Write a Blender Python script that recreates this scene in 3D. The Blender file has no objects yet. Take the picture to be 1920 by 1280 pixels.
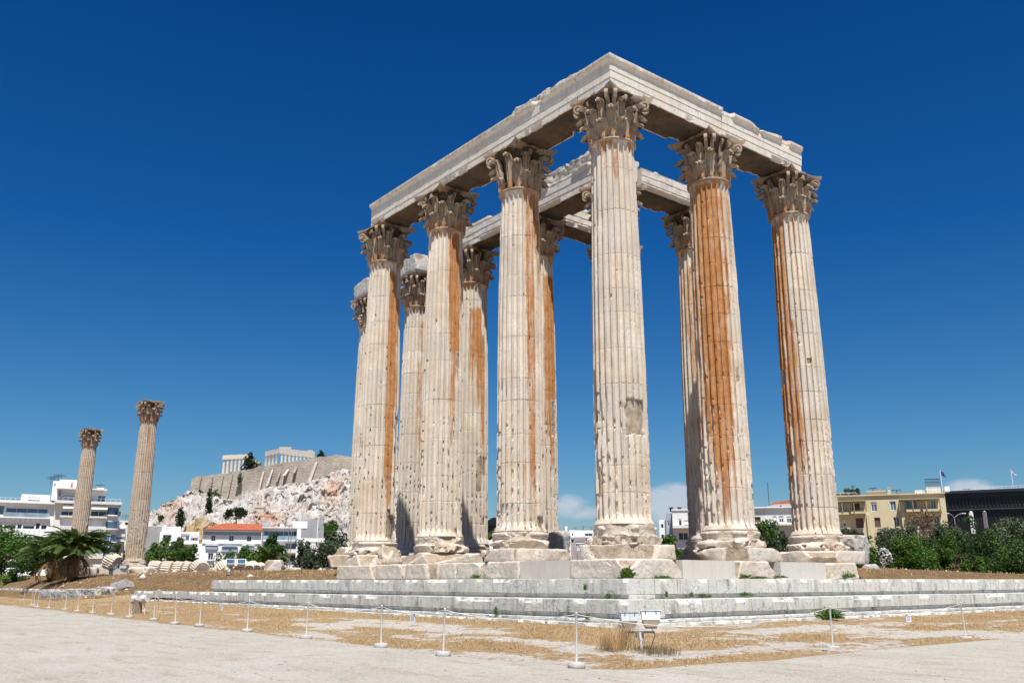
import bpy, math, random
import numpy as np
from mathutils import Vector, Matrix
R = math.radians
SC = bpy.context.scene
COL = SC.collection

# ------------------------------------------------------------------ camera
CAM = np.array([21.60, -21.79, 1.60]); FPX = 1682.5; PITCH = 0.260088; YAW = 2.473805
FW = np.array([math.cos(YAW)*math.cos(PITCH), math.sin(YAW)*math.cos(PITCH), math.sin(PITCH)])
RT = np.array([math.sin(YAW), -math.cos(YAW), 0.0]); UP = np.cross(RT, FW)
FH = np.array([math.cos(YAW), math.sin(YAW), 0.0])
cd = bpy.data.cameras.new('camera'); cam = bpy.data.objects.new('camera', cd); COL.objects.link(cam)
cam.location = CAM
cam.rotation_euler = Vector(FW).to_track_quat('-Z', 'Y').to_euler()
cd.sensor_width = 36.0; cd.lens = 36.0*FPX/1920.0; cd.clip_start = 0.1; cd.clip_end = 9000
SC.camera = cam

# ------------------------------------------------------------------ sky, sun, exposure
SUN_AZ, SUN_EL = 120.5, 63.0
SC.view_settings.view_transform = 'Standard'; SC.view_settings.look = 'None'
SC.view_settings.exposure = 0.37; SC.view_settings.gamma = 1.0
SC.view_settings.use_curve_mapping = False
W = bpy.data.worlds.new('World'); SC.world = W; W.use_nodes = True
wn = W.node_tree; wn.nodes.clear()

def N(nt, typ, ins=None, **props):
    n = nt.nodes.new(typ)
    for k, v in props.items(): setattr(n, k, v)
    for k, v in (ins or {}).items():
        s = n.inputs[k]
        if isinstance(v, bpy.types.NodeSocket): nt.links.new(v, s)
        else: s.default_value = v
    return n
def math_(nt, op, a, b=0.0, c=0.0, clamp=False):
    return N(nt, 'ShaderNodeMath', {0: a, 1: b, 2: c}, operation=op, use_clamp=clamp).outputs[0]
def mixc(nt, fac, a, b, mode='MIX'):
    n = N(nt, 'ShaderNodeMix', None, data_type='RGBA', blend_type=mode)
    for i, v in ((0, fac), (6, a), (7, b)):
        if isinstance(v, bpy.types.NodeSocket): nt.links.new(v, n.inputs[i])
        else: n.inputs[i].default_value = v if i == 0 else (*v, 1) if len(v) == 3 else v
    return n.outputs[2]
def ramp(nt, fac, stops):
    n = N(nt, 'ShaderNodeValToRGB', {0: fac}); e = n.color_ramp.elements
    while len(e) < len(stops): e.new(0.5)
    for q, (p, c) in zip(e, stops):
        q.position = p; q.color = (c, c, c, 1) if isinstance(c, (int, float)) else (*c, 1)
    return n.outputs[0]
def maprange(nt, v, a, b, c=0.0, d=1.0):
    return N(nt, 'ShaderNodeMapRange', {0: v, 1: a, 2: b, 3: c, 4: d}, clamp=True).outputs[0]

sky = N(wn, 'ShaderNodeTexSky', None, sky_type='NISHITA', sun_disc=False, sun_elevation=R(SUN_EL), sun_rotation=R(SUN_AZ),
        altitude=0.0, air_density=1.0, dust_density=0.6, ozone_density=3.0)
# polarised, saturated summer sky: deepen the real sky's colour, then soft fair-weather clouds low above the horizon
hs = N(wn, 'ShaderNodeHueSaturation', {'Saturation': 1.25, 'Value': 1.0, 'Color': sky.outputs[0]})
gm = N(wn, 'ShaderNodeGamma', {0: hs.outputs[0], 1: 1.0})
tc = N(wn, 'ShaderNodeTexCoord'); sx = N(wn, 'ShaderNodeSeparateXYZ', {0: tc.outputs['Generated']})
elev = sx.outputs[2]
el_tint = ramp(wn, elev, [(0.0, (0.78, 0.80, 0.90)), (0.1, (0.54, 0.79, 0.93)), (0.35, (0.13, 0.58, 0.92)), (0.75, (0.022, 0.40, 0.76))])
skyc = mixc(wn, 1.0, gm.outputs[0], el_tint, 'MULTIPLY')
mp = N(wn, 'ShaderNodeMapping', {0: tc.outputs['Generated'], 3: (1.0, 1.0, 2.2)})
cn = N(wn, 'ShaderNodeTexNoise', {'Vector': mp.outputs[0], 'Scale': 16.0, 'Detail': 7.0, 'Roughness': 0.55})
big = N(wn, 'ShaderNodeTexNoise', {'Vector': mp.outputs[0], 'Scale': 5.0, 'Detail': 1.0})
cm = math_(wn, 'ADD', cn.outputs[0], math_(wn, 'MULTIPLY', math_(wn, 'SUBTRACT', big.outputs[0], 0.5), 0.5))
band = None
for (cxp, cyp, wx, wy, s_) in ((1255, 945, .030, .024, 1.0), (1450, 940, .035, .018, .5), (1085, 945, .035, .020, .35), (1820, 915, .040, .012, .9), (1340, 965, .05, .015, .5)):
    d_ = FW + RT*(cxp-960)/FPX + UP*(640-cyp)/FPX; d_ = d_/np.linalg.norm(d_); t_ = np.cross([0, 0, 1], d_); t_ = t_/np.linalg.norm(t_)
    hx = N(wn, 'ShaderNodeVectorMath', {0: tc.outputs['Generated'], 1: tuple(t_/wx)}, operation='DOT_PRODUCT').outputs['Value']
    fr_ = N(wn, 'ShaderNodeVectorMath', {0: tc.outputs['Generated'], 1: tuple(d_)}, operation='DOT_PRODUCT').outputs['Value']
    hz = math_(wn, 'MULTIPLY', math_(wn, 'SUBTRACT', elev, float(d_[2])), 1.0/wy)
    rr = math_(wn, 'ADD', math_(wn, 'MULTIPLY', hx, hx), math_(wn, 'MULTIPLY', hz, hz))
    g_ = math_(wn, 'MULTIPLY', math_(wn, 'MULTIPLY', maprange(wn, rr, 1.6, 0.1), s_), math_(wn, 'GREATER_THAN', fr_, 0.0))
    band = g_ if band is None else math_(wn, 'MAXIMUM', band, g_)
cfac = math_(wn, 'MULTIPLY', maprange(wn, math_(wn, 'ADD', math_(wn, 'MULTIPLY', cm, 0.9), math_(wn, 'MULTIPLY', band, 0.42)), 0.64, 0.80), math_(wn, 'MULTIPLY', maprange(wn, band, 0.0, 0.3), 0.72))
skyc = mixc(wn, cfac, skyc, (6.5, 6.8, 7.6))
bg = N(wn, 'ShaderNodeBackground', {0: skyc, 1: 0.074})
wo = N(wn, 'ShaderNodeOutputWorld', {0: bg.outputs[0]})

sd = bpy.data.lights.new('sun', 'SUN'); so = bpy.data.objects.new('sun', sd); COL.objects.link(so)
SV = np.array([math.sin(R(SUN_AZ))*math.cos(R(SUN_EL)), math.cos(R(SUN_AZ))*math.cos(R(SUN_EL)), math.sin(R(SUN_EL))])
so.rotation_euler = Vector(SV).to_track_quat('Z', 'Y').to_euler(); so.location = (0, 0, 60)
sd.energy = 5.0; sd.angle = R(0.53); sd.color = (1.0, 0.95, 0.86)

# ------------------------------------------------------------------ measuring helpers
def ray(px, py): return FW + RT*(px-960)/FPX + UP*(640-py)/FPX
def onz(px, py, z): d = ray(px, py); return CAM + d*((z-CAM[2])/d[2])
def onx(px, py, x): d = ray(px, py); return CAM + d*((x-CAM[0])/d[0])
def ony(px, py, y): d = ray(px, py); return CAM + d*((y-CAM[1])/d[1])
def P(px, py, D): d = ray(px, py); return CAM + d*(D/(d @ FH))

# ------------------------------------------------------------------ numpy noise
def _h(ix, iy, iz, seed):
    h = (ix.astype(np.uint32)*np.uint32(374761393) + iy.astype(np.uint32)*np.uint32(668265263)
         + iz.astype(np.uint32)*np.uint32(2147483647) + np.uint32((seed*974634777) & 0xffffffff))
    h = (h ^ (h >> np.uint32(13)))*np.uint32(1274126177); h = h ^ (h >> np.uint32(16))
    h = h*np.uint32(2246822519); h = h ^ (h >> np.uint32(15))
    return h.astype(np.float64)/4294967295.0
def vnoise(p, seed=0):
    p = np.asarray(p, float); i = np.floor(p).astype(np.int64); f = p-i; f = f*f*(3-2*f)
    o = 0
    for a in (0, 1):
        for b in (0, 1):
            for c in (0, 1):
                w = (f[..., 0] if a else 1-f[..., 0])*(f[..., 1] if b else 1-f[..., 1])*(f[..., 2] if c else 1-f[..., 2])
                o = o + w*_h(i[..., 0]+a, i[..., 1]+b, i[..., 2]+c, seed)
    return o
def fbm(p, seed=0, oct=4, gain=0.5):
    p = np.asarray(p, float); s = 0; a = 1; t = 0
    for k in range(oct):
        s = s + a*vnoise(p*2**k + k*17.3, seed+k); t += a; a *= gain
    return s/t
def sstep(a, b, x):
    t = np.clip((np.asarray(x, float)-a)/(b-a), 0, 1); return t*t*(3-2*t)

# ------------------------------------------------------------------ objects
def link(name, me, mat=None, parent=None, loc=None, rot=None):
    o = bpy.data.objects.new(name, me); COL.objects.link(o)
    if mat is not None and me is not None and len(me.materials) == 0: me.materials.append(mat)
    if parent is not None: o.parent = parent
    if loc is not None: o.location = loc
    if rot is not None: o.rotation_euler = rot
    return o
def mesh(name, v, f, smooth=None, attr=None):
    me = bpy.data.meshes.new(name)
    v = np.asarray(v, dtype=np.float32)
    if isinstance(f, np.ndarray) and f.ndim == 2:
        n, k = f.shape
        me.vertices.add(len(v)); me.vertices.foreach_set('co', v.ravel())
        me.loops.add(n*k); me.loops.foreach_set('vertex_index', f.astype(np.int32).ravel())
        me.polygons.add(n); me.polygons.foreach_set('loop_start', np.arange(0, n*k, k, dtype=np.int32))
        me.update(calc_edges=True)
    else:
        me.from_pydata([tuple(map(float, p)) for p in v], [], [tuple(map(int, q)) for q in f]); me.update()
    me.validate()
    if smooth is not None:
        me.polygons.foreach_set('use_smooth', np.ones(len(me.polygons), dtype=bool))
        if smooth < 179: me.set_sharp_from_angle(angle=R(smooth))
    if attr is not None:
        a = me.color_attributes.new('mask', 'FLOAT_COLOR', 'POINT')
        q = np.ones((len(v), 4), np.float32); q[:, :attr.shape[1]] = attr
        a.data.foreach_set('color', q.ravel())
    return me
def tag(o, label, cat, group=None, kind=None):
    o['label'] = label; o['category'] = cat
    if group: o['group'] = group
    if kind: o['kind'] = kind
    return o
def setting(o, label, cat, kind='structure'):
    o['kind'] = kind; o['label'] = label; o['category'] = cat; return o
def empty(name, loc, label, cat, group=None, rot=(0, 0, 0)):
    o = bpy.data.objects.new(name, None); COL.objects.link(o); o.location = [float(c) for c in loc]; o.rotation_euler = rot
    o.empty_display_size = 0.3
    return tag(o, label, cat, group)
def grid_faces(nu, nv, wrap=False):
    i = np.arange(nv-1)[:, None]*nu; j = np.arange(nu if wrap else nu-1)[None, :]
    j2 = (j+1) % nu
    return np.stack([i+j, i+j2, i+nu+j2, i+nu+j], -1).reshape(-1, 4)

class MB:
    """collects boxes, tubes and polygons of one part"""
    def __init__(s): s.v = []; s.f = []
    def add(s, v, f):
        b = len(s.v); s.v += [tuple(map(float, p)) for p in v]; s.f += [tuple(int(i)+b for i in q) for q in f]; return s
    def box(s, x0, y0, z0, x1, y1, z1, M=None):
        v = [(x, y, z) for z in (z0, z1) for y in (y0, y1) for x in (x0, x1)]
        if M is not None: v = [tuple(M @ Vector(p)) for p in v]
        return s.add(v, [(0, 2, 3, 1), (4, 5, 7, 6), (0, 1, 5, 4), (2, 6, 7, 3), (0, 4, 6, 2), (1, 3, 7, 5)])
    def tube(s, pts, rad, n=8, cap=True):
        pts = [np.array(p, float) for p in pts]; m = len(pts)
        rad = [rad]*m if isinstance(rad, (int, float)) else rad
        v = []; ref = np.array([0.3, 0.5, 0.81])
        for k in range(m):
            t = pts[min(k+1, m-1)]-pts[max(k-1, 0)]; t = t/(np.linalg.norm(t)+1e-9)
            if abs(t @ ref) > 0.95: ref = np.array([0.9, -0.3, 0.2])
            a = np.cross(t, ref); a /= np.linalg.norm(a); b = np.cross(t, a)
            for q in range(n):
                w = 2*math.pi*q/n; v.append(pts[k]+rad[k]*(a*math.cos(w)+b*math.sin(w)))
        f = [(k*n+q, k*n+(q+1) % n, (k+1)*n+(q+1) % n, (k+1)*n+q) for k in range(m-1) for q in range(n)]
        if cap: f += [tuple(range(n-1, -1, -1)), tuple((m-1)*n+q for q in range(n))]
        return s.add(v, f)
    def lathe(s, prof, n=24, c=(0, 0, 0)):
        v = [(c[0]+r*math.cos(2*math.pi*q/n), c[1]+r*math.sin(2*math.pi*q/n), c[2]+z) for r, z in prof for q in range(n)]
        m = len(prof)
        f = [(k*n+q, k*n+(q+1) % n, (k+1)*n+(q+1) % n, (k+1)*n+q) for k in range(m-1) for q in range(n)]
        f += [tuple(range(n-1, -1, -1)), tuple((m-1)*n+q for q in range(n))]
        return s.add(v, f)
    def build(s, name, mat, parent=None, smooth=None, loc=None, rot=None):
        return link(name, mesh(name, s.v, s.f, smooth), mat, parent, loc, rot)

def cube_surface(n):
    """welded surface of the cube [-1,1]^3 with n=(nx,ny,nz) cells"""
    pts = {}; V = []; F = []
    def idx(p):
        k = tuple(np.round(p, 5))
        if k not in pts: pts[k] = len(V); V.append(p)
        return pts[k]
    for ax in range(3):
        u, w = [(1, 2), (2, 0), (0, 1)][ax]
        for sgn in (-1, 1):
            nu, nw = n[u], n[w]
            g = [[None]*(nw+1) for _ in range(nu+1)]
            for i in range(nu+1):
                for j in range(nw+1):
                    p = [0, 0, 0]; p[ax] = sgn; p[u] = -1+2*i/nu; p[w] = -1+2*j/nw; g[i][j] = idx(p)
            for i in range(nu):
                for j in range(nw):
                    q = (g[i][j], g[i+1][j], g[i+1][j+1], g[i][j+1])
                    F.append(q if sgn > 0 else q[::-1])
    return np.array(V, float), np.array(F)
def rough_block(sx, sy, sz, seed, rd=0.06, rough=0.02, chops=3, res=0.09, depth=0.3, flat_bottom=False):
    """a broken quarried block: rounded edges, split-off corners, weathered faces"""
    rng = np.random.RandomState(seed)
    n = [max(3, min(40, int(s/res))) for s in (sx, sy, sz)]
    V, F = cube_surface(n); h = np.array([sx, sy, sz])/2; p = V*h
    q = np.clip(p, -(h-rd), h-rd); d = p-q; L = np.linalg.norm(d, axis=1, keepdims=True)
    p = np.where(L > 1e-6, q + d/np.maximum(L, 1e-6)*rd, p)
    p0 = p.copy()
    for k in range(chops*2):
        nn = np.array([rng.choice([-1, 1])*rng.uniform(.1, 1), rng.choice([-1, 1])*rng.uniform(.1, 1), rng.uniform(-.35, 1.0)]); nn /= np.linalg.norm(nn)
        mx = np.max(p @ nn); cut = mx - rng.uniform(.25, 1.0)*depth*(1 if k < chops else .45)
        ov = (p @ nn) - cut - (fbm(p*4.0+seed, seed+k, 4)-.5)*.07
        p = np.where((ov > 0)[:, None], p - ov[:, None]*nn*0.97, p)
    nrm = d/np.maximum(L, 1e-6); nrm = np.where(L > 1e-6, nrm, V/np.linalg.norm(V, axis=1, keepdims=True))
    p = p + nrm*((fbm(p*2.2+seed*3.1, seed, 4)-.5)*rough*1.5 + (fbm(p*8+seed, seed+9, 3)-.5)*rough*1.3)[:, None]
    if flat_bottom: p[:, 2] = np.where(V[:, 2] < -.99, -h[2], p[:, 2])
    raw = np.clip(np.linalg.norm(p-p0, axis=1)/0.06-.6, 0, 1)
    return p, F, np.stack([raw*0, vnoise(p*0+seed), raw], 1)
# ------------------------------------------------------------------ materials
def newmat(name, rough=0.8, spec=0.3):
    m = bpy.data.materials.new(name); m.use_nodes = True; nt = m.node_tree; nt.nodes.clear()
    b = N(nt, 'ShaderNodeBsdfPrincipled', {'Roughness': rough, 'Specular IOR Level': spec})
    N(nt, 'ShaderNodeOutputMaterial', {0: b.outputs[0]})
    return m, nt, b
def pos(nt, s=(1, 1, 1), local=False):
    v = N(nt, 'ShaderNodeTexCoord').outputs['Object'] if local else N(nt, 'ShaderNodeNewGeometry').outputs['Position']
    return N(nt, 'ShaderNodeMapping', {0: v, 3: s}).outputs[0]
def noise(nt, vec, scale, detail=4.0, rough=0.55): return N(nt, 'ShaderNodeTexNoise', {'Vector': vec, 'Scale': scale, 'Detail': detail, 'Roughness': rough}).outputs[0]
def setc(nt, b, c): nt.links.new(c, b.inputs['Base Color'])
def bump(nt, b, h, dist, strength=1.0):
    n = N(nt, 'ShaderNodeBump', {'Strength': strength, 'Distance': dist, 'Height': h}); nt.links.new(n.outputs[0], b.inputs['Normal'])
def attr(nt):
    a = N(nt, 'ShaderNodeAttribute', None, attribute_name='mask'); return N(nt, 'ShaderNodeSeparateColor', {0: a.outputs['Color']}).outputs, a.outputs['Alpha']

def marble(name, lo, hi, grey, rust=1.0, streak=0.5, pit=0.25, crack=0.35, bumpd=0.02, use_attr=True, rough=0.75, darkmask=False, blotch=0.0):
    m, nt, b = newmat(name, rough)
    p = pos(nt); ps = pos(nt, (5.0, 5.0, 0.45))
    n1 = noise(nt, p, 0.9, 6.0, 0.6); n2 = noise(nt, ps, 1.0, 5.0, 0.6); n3 = noise(nt, p, 14.0, 5.0, 0.65); n4 = noise(nt, p, 3.2, 5.0, 0.6)
    c = mixc(nt, maprange(nt, n1, 0.35, 0.65), lo, hi)
    c = mixc(nt, maprange(nt, n4, 0.5, 0.75, 0, 0.5), c, [x*0.82 for x in lo])
    if use_attr:
        (r_, g_, b_), al = attr(nt)
        c = mixc(nt, maprange(nt, g_, 0.0, 1.0, 0.0, 0.62), c, grey)
    c = mixc(nt, maprange(nt, n2, 0.50, 0.68, 0.0, streak), c, [x*0.55 for x in grey])
    if use_attr:
        oc = mixc(nt, maprange(nt, n4, 0.35, 0.7), (0.40, 0.165, 0.05), (0.51, 0.275, 0.12))
        oc = mixc(nt, maprange(nt, n2, 0.5, 0.75, 0, 0.8), oc, (0.24, 0.085, 0.025))
        thr = math_(nt, 'ADD', math_(nt, 'MULTIPLY', r_, 1.05), math_(nt, 'MULTIPLY', math_(nt, 'SUBTRACT', noise(nt, pos(nt, (5, 5, 0.8)), 1.3, 8.0, 0.72), 0.5), 2.1))
        c = mixc(nt, math_(nt, 'MULTIPLY', maprange(nt, thr, 0.28, 0.70), rust), c, oc)
        c = mixc(nt, math_(nt, 'MULTIPLY', b_, 0.85), c, mixc(nt, maprange(nt, b_, 0.65, 0.9), mixc(nt, n3, (0.48, 0.37, 0.26), (0.68, 0.58, 0.47)), mixc(nt, maprange(nt, n4, 0.35, 0.65), (0.22, 0.155, 0.10), (0.44, 0.345, 0.255))))
    if darkmask:
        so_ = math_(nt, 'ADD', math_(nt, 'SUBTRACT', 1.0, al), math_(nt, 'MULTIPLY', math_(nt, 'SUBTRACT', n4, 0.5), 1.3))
        c = mixc(nt, maprange(nt, so_, 0.42, 0.62, 0, 0.93), c, mixc(nt, maprange(nt, n1, 0.45, 0.7), (0.030, 0.020, 0.013), (0.15, 0.075, 0.028)))  # dark brown mixed in where the mask alpha is low
    if blotch:
        c = mixc(nt, math_(nt, 'MULTIPLY', maprange(nt, noise(nt, pos(nt, (1, 1, 0.6)), 1.7, 8.0, 0.74), 0.55, 0.68), blotch), c, (0.15, 0.145, 0.13))
    # pits and dark lichen specks with shapes of their own
    v = N(nt, 'ShaderNodeTexVoronoi', {'Vector': p, 'Scale': 6.0, 'Randomness': 1.0}, feature='DISTANCE_TO_EDGE').outputs[0]
    wob = math_(nt, 'ADD', v, math_(nt, 'MULTIPLY', math_(nt, 'SUBTRACT', n3, 0.5), 0.10))
    ck = math_(nt, 'MULTIPLY', maprange(nt, wob, 0.018, 0.0), maprange(nt, n1, 0.52, 0.62))
    c = mixc(nt, math_(nt, 'MULTIPLY', ck, crack), c, (0.10, 0.085, 0.07))
    spk = math_(nt, 'MULTIPLY', maprange(nt, noise(nt, pos(nt, (1, 1, 0.5)), 17.0, 3.0, 0.6), 0.62, 0.70), maprange(nt, n4, 0.45, 0.65))
    c = mixc(nt, math_(nt, 'MULTIPLY', spk, pit), c, (0.13, 0.11, 0.09))
    setc(nt, b, c)
    h = math_(nt, 'ADD', math_(nt, 'MULTIPLY', n3, 0.6), math_(nt, 'MULTIPLY', spk, -0.8))
    bump(nt, b, math_(nt, 'ADD', h, math_(nt, 'MULTIPLY', ck, -1.0)), bumpd)
    return m
M_SHAFT = marble('shaft_marble', (0.57, 0.46, 0.35), (0.74, 0.665, 0.58), (0.52, 0.475, 0.415), bumpd=0.012, pit=0.08, streak=0.4)
M_SHAFT2 = marble('tan_shaft_marble', (0.42, 0.32, 0.23), (0.56, 0.46, 0.365), (0.44, 0.39, 0.33), bumpd=0.02)
M_CAP = marble('capital_marble', (0.23, 0.145, 0.085), (0.49, 0.39, 0.285), (0.34, 0.28, 0.22), rust=0.85, streak=0.8, pit=0.8, darkmask=True, blotch=0.7)
M_BASE = marble('base_marble', (0.58, 0.485, 0.385), (0.72, 0.655, 0.57), (0.60, 0.55, 0.49), streak=0.25, pit=0.3, crack=0.5, bumpd=0.04)
M_ARCH = marble('architrave_marble', (0.64, 0.55, 0.43), (0.77, 0.73, 0.66), (0.67, 0.64, 0.585), streak=0.35, pit=0.3, darkmask=True)
M_RUB = marble('rubble_stone', (0.40, 0.34, 0.27), (0.66, 0.61, 0.54), (0.52, 0.50, 0.46), pit=1.0, crack=0.9, bumpd=0.08)
M_NEW = marble('restored_marble', (0.56, 0.51, 0.44), (0.62, 0.58, 0.53), (0.58, 0.56, 0.53), streak=0.25, pit=0.05, crack=0.05, bumpd=0.006)
M_STEP = marble('step_marble', (0.56, 0.54, 0.475), (0.70, 0.69, 0.645), (0.61, 0.60, 0.57), streak=0.75, pit=1.0, crack=0.7, bumpd=0.04, blotch=0.8)
M_GREYR = marble('grey_limestone', (0.38, 0.36, 0.335), (0.58, 0.57, 0.54), (0.50, 0.49, 0.47), streak=0.6, pit=1.0, crack=0.9, bumpd=0.06, blotch=0.8)
M_FARM = marble('far_marble', (0.55, 0.48, 0.39), (0.70, 0.65, 0.58), (0.66, 0.62, 0.55), streak=0.3, pit=0.2, use_attr=False)

def plain(name, c, rough=0.6, var=0.12, scale=3.0, metal=0.0, spec=0.4, streak=0.0):
    m, nt, b = newmat(name, rough, spec); p = pos(nt)
    n = noise(nt, p, scale, 4.0)
    col = mixc(nt, maprange(nt, n, 0.3, 0.7), [x*(1-var) for x in c], [min(1, x*(1+var)) for x in c])
    if streak: col = mixc(nt, maprange(nt, noise(nt, pos(nt, (1.6, 1.6, 0.12)), 1.0, 4.0), 0.52, 0.75, 0, streak), col, [x*0.5 for x in c])
    setc(nt, b, col); b.inputs['Metallic'].default_value = metal
    return m
def glass(name, c, rough=0.08):
    m, nt, b = newmat(name, rough, 0.8)
    p = pos(nt); setc(nt, b, mixc(nt, maprange(nt, noise(nt, p, 0.45, 2.0), 0.35, 0.65), c, [x*1.8 for x in c])); return m
M_WHITE = plain('white_render', (0.85, 0.86, 0.87), 0.8, 0.05, 0.6, streak=0.15)
M_WHITE2 = plain('offwhite_render', (0.72, 0.71, 0.68), 0.85, 0.08, 0.6, streak=0.25)
M_GREYW = plain('grey_render', (0.36, 0.36, 0.36), 0.9, 0.1, 0.6, streak=0.3)
M_CREAM = plain('cream_render', (0.62, 0.54, 0.35), 0.85, 0.06, 0.5, streak=0.18)
M_MAUVE = plain('mauve_render', (0.36, 0.32, 0.32), 0.85, 0.08, 0.6)
M_DARKB = plain('dark_cladding', (0.012, 0.012, 0.016), 0.35, 0.4, 1.0)
M_GLASS = glass('blue_glass', (0.05, 0.09, 0.15)); M_GLASSD = glass('dark_glass', (0.02, 0.03, 0.045)); M_RAILG = glass('rail_glass', (0.20, 0.27, 0.33))
M_SHUT = plain('brown_shutter', (0.13, 0.085, 0.07), 0.7); M_METAL = plain('grey_metal', (0.30, 0.30, 0.31), 0.45, metal=0.5); M_DKMET = plain('dark_metal', (0.05, 0.05, 0.055), 0.5)
M_FRAME = plain('white_frame', (0.72, 0.73, 0.74), 0.5); M_AWN = plain('white_awning', (0.80, 0.80, 0.78), 0.8, 0.03)
M_BLUEG = plain('blue_grey_stucco', (0.34, 0.42, 0.50), 0.85, 0.06); M_ORANGE = plain('orange_paint', (0.5, 0.2, 0.07), 0.7)
M_POST = plain('white_post_paint', (0.70, 0.69, 0.66), 0.55, 0.1, 6.0); M_CONC = plain('concrete', (0.50, 0.48, 0.45), 0.9, 0.15, 9.0)
M_ROPE = plain('rope', (0.66, 0.64, 0.60), 0.9, 0.1, 20.0); M_LAMPW = plain('lamp_paint', (0.66, 0.70, 0.74), 0.4, 0.06, 5.0); M_LAMPB = plain('lamp_underside', (0.42, 0.33, 0.25), 0.6, 0.12, 7.0)
M_WOOD = plain('weathered_wood', (0.24, 0.20, 0.16), 0.9, 0.3, 9.0); M_FLAG = plain('blue_flag', (0.02, 0.05, 0.26), 0.8, 0.1); M_CABLE = plain('black_cable', (0.03, 0.03, 0.03), 0.6)
def tiles(name):
    m, nt, b = newmat(name, 0.8); p = pos(nt)
    c = mixc(nt, maprange(nt, noise(nt, p, 1.2, 4.0), 0.3, 0.7), (0.40, 0.10, 0.045), (0.52, 0.16, 0.07)); setc(nt, b, c)
    w = N(nt, 'ShaderNodeTexWave', {'Vector': p, 'Scale': 1.6}, bands_direction='DIAGONAL').outputs[1]; bump(nt, b, w, 0.08); return m
M_TILE = tiles('roof_tiles')

def leafmat(name, dark, light, trans=0.25):
    m, nt, b = newmat(name, 0.55, 0.35)
    (r_, g_, b_), al = attr(nt)
    c = mixc(nt, r_, dark, light); c = mixc(nt, maprange(nt, g_, 0.8, 1.0, 0, 0.5), c, (light[0]*1.5, light[1]*1.05, light[2]*0.8))
    setc(nt, b, c)
    out = [n for n in nt.nodes if n.type == 'OUTPUT_MATERIAL'][0]
    tr = N(nt, 'ShaderNodeBsdfTranslucent', {0: c}); mx = N(nt, 'ShaderNodeMixShader', {0: trans, 1: b.outputs[0], 2: tr.outputs[0]})
    nt.links.new(mx.outputs[0], out.inputs[0]); return m
L_DARK = leafmat('dark_leaf', (0.022, 0.056, 0.014), (0.08, 0.155, 0.03))
L_MID = leafmat('green_leaf', (0.045, 0.11, 0.016), (0.14, 0.26, 0.042))
L_LIME = leafmat('lime_leaf', (0.055, 0.12, 0.014), (0.15, 0.25, 0.035))
L_OLIVE = leafmat('olive_leaf', (0.055, 0.085, 0.042), (0.16, 0.20, 0.11))
L_PINE = leafmat('pine_leaf', (0.009, 0.024, 0.009), (0.030, 0.062, 0.022))
L_SILV = leafmat('silver_leaf', (0.17, 0.22, 0.19), (0.40, 0.45, 0.42))
L_PALM = leafmat('palm_leaf', (0.034, 0.075, 0.014), (0.125, 0.19, 0.04))
L_DEAD = leafmat('dead_palm_leaf', (0.12, 0.065, 0.022), (0.33, 0.20, 0.085))
L_BROWN = leafmat('bare_branch_leaf', (0.13, 0.095, 0.055), (0.28, 0.22, 0.14))
L_FLOW = leafmat('white_flower', (0.6, 0.6, 0.58), (0.8, 0.8, 0.78))
L_STRAW = leafmat('straw', (0.40, 0.25, 0.10), (0.64, 0.49, 0.28))
M_BARK = plain('bark', (0.11, 0.08, 0.055), 0.95, 0.3, 6.0); M_PTRUNK = plain('palm_trunk', (0.075, 0.05, 0.03), 0.95, 0.4, 5.0)

def ground_mat():
    m, nt, b = newmat('earth', 0.95, 0.1); p = pos(nt)
    (r_, g_, b_), al = attr(nt)
    n1 = noise(nt, p, 1.1, 8.0, 0.65); n2 = noise(nt, p, 9.0, 6.0, 0.7); n3 = noise(nt, p, 40.0, 3.0, 0.6); st = noise(nt, pos(nt, (0.5, 1.0, 1.0)), 2.4, 6.0, 0.65)
    straw = mixc(nt, maprange(nt, math_(nt, 'ADD', math_(nt, 'MULTIPLY', n2, 0.6), math_(nt, 'MULTIPLY', n3, 0.4)), 0.36, 0.64), (0.20, 0.115, 0.05), (0.58, 0.43, 0.25))
    grav = mixc(nt, maprange(nt, n2, 0.3, 0.65), (0.40, 0.345, 0.285), (0.67, 0.63, 0.58))
    earth = mixc(nt, maprange(nt, st, 0.35, 0.65), (0.14, 0.085, 0.042), (0.27, 0.175, 0.09))
    earth = mixc(nt, maprange(nt, n2, 0.6, 0.75), earth, (0.40, 0.32, 0.22))
    gm_ = math_(nt, 'ADD', g_, math_(nt, 'MULTIPLY', math_(nt, 'SUBTRACT', noise(nt, pos(nt, (1, 1, 1)), 2.6, 8.0, 0.72), 0.5), 2.4))
    c = mixc(nt, maprange(nt, math_(nt, 'ADD', gm_, math_(nt, 'MULTIPLY', math_(nt, 'SUBTRACT', n2, 0.5), 0.8)), 0.40, 0.62), straw, grav)
    c = mixc(nt, maprange(nt, math_(nt, 'ADD', b_, math_(nt, 'MULTIPLY', math_(nt, 'SUBTRACT', n1, 0.5), 0.9)), 0.4, 0.65), c, earth)
    c = mixc(nt, maprange(nt, n3, 0.62, 0.72, 0, 0.55), c, (0.70, 0.64, 0.57)); c = mixc(nt, maprange(nt, n3, 0.36, 0.28, 0, 0.5), c, (0.12, 0.075, 0.04))
    setc(nt, b, c); bump(nt, b, math_(nt, 'ADD', n2, n3), 0.05); return m
M_EARTH = ground_mat()
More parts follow.
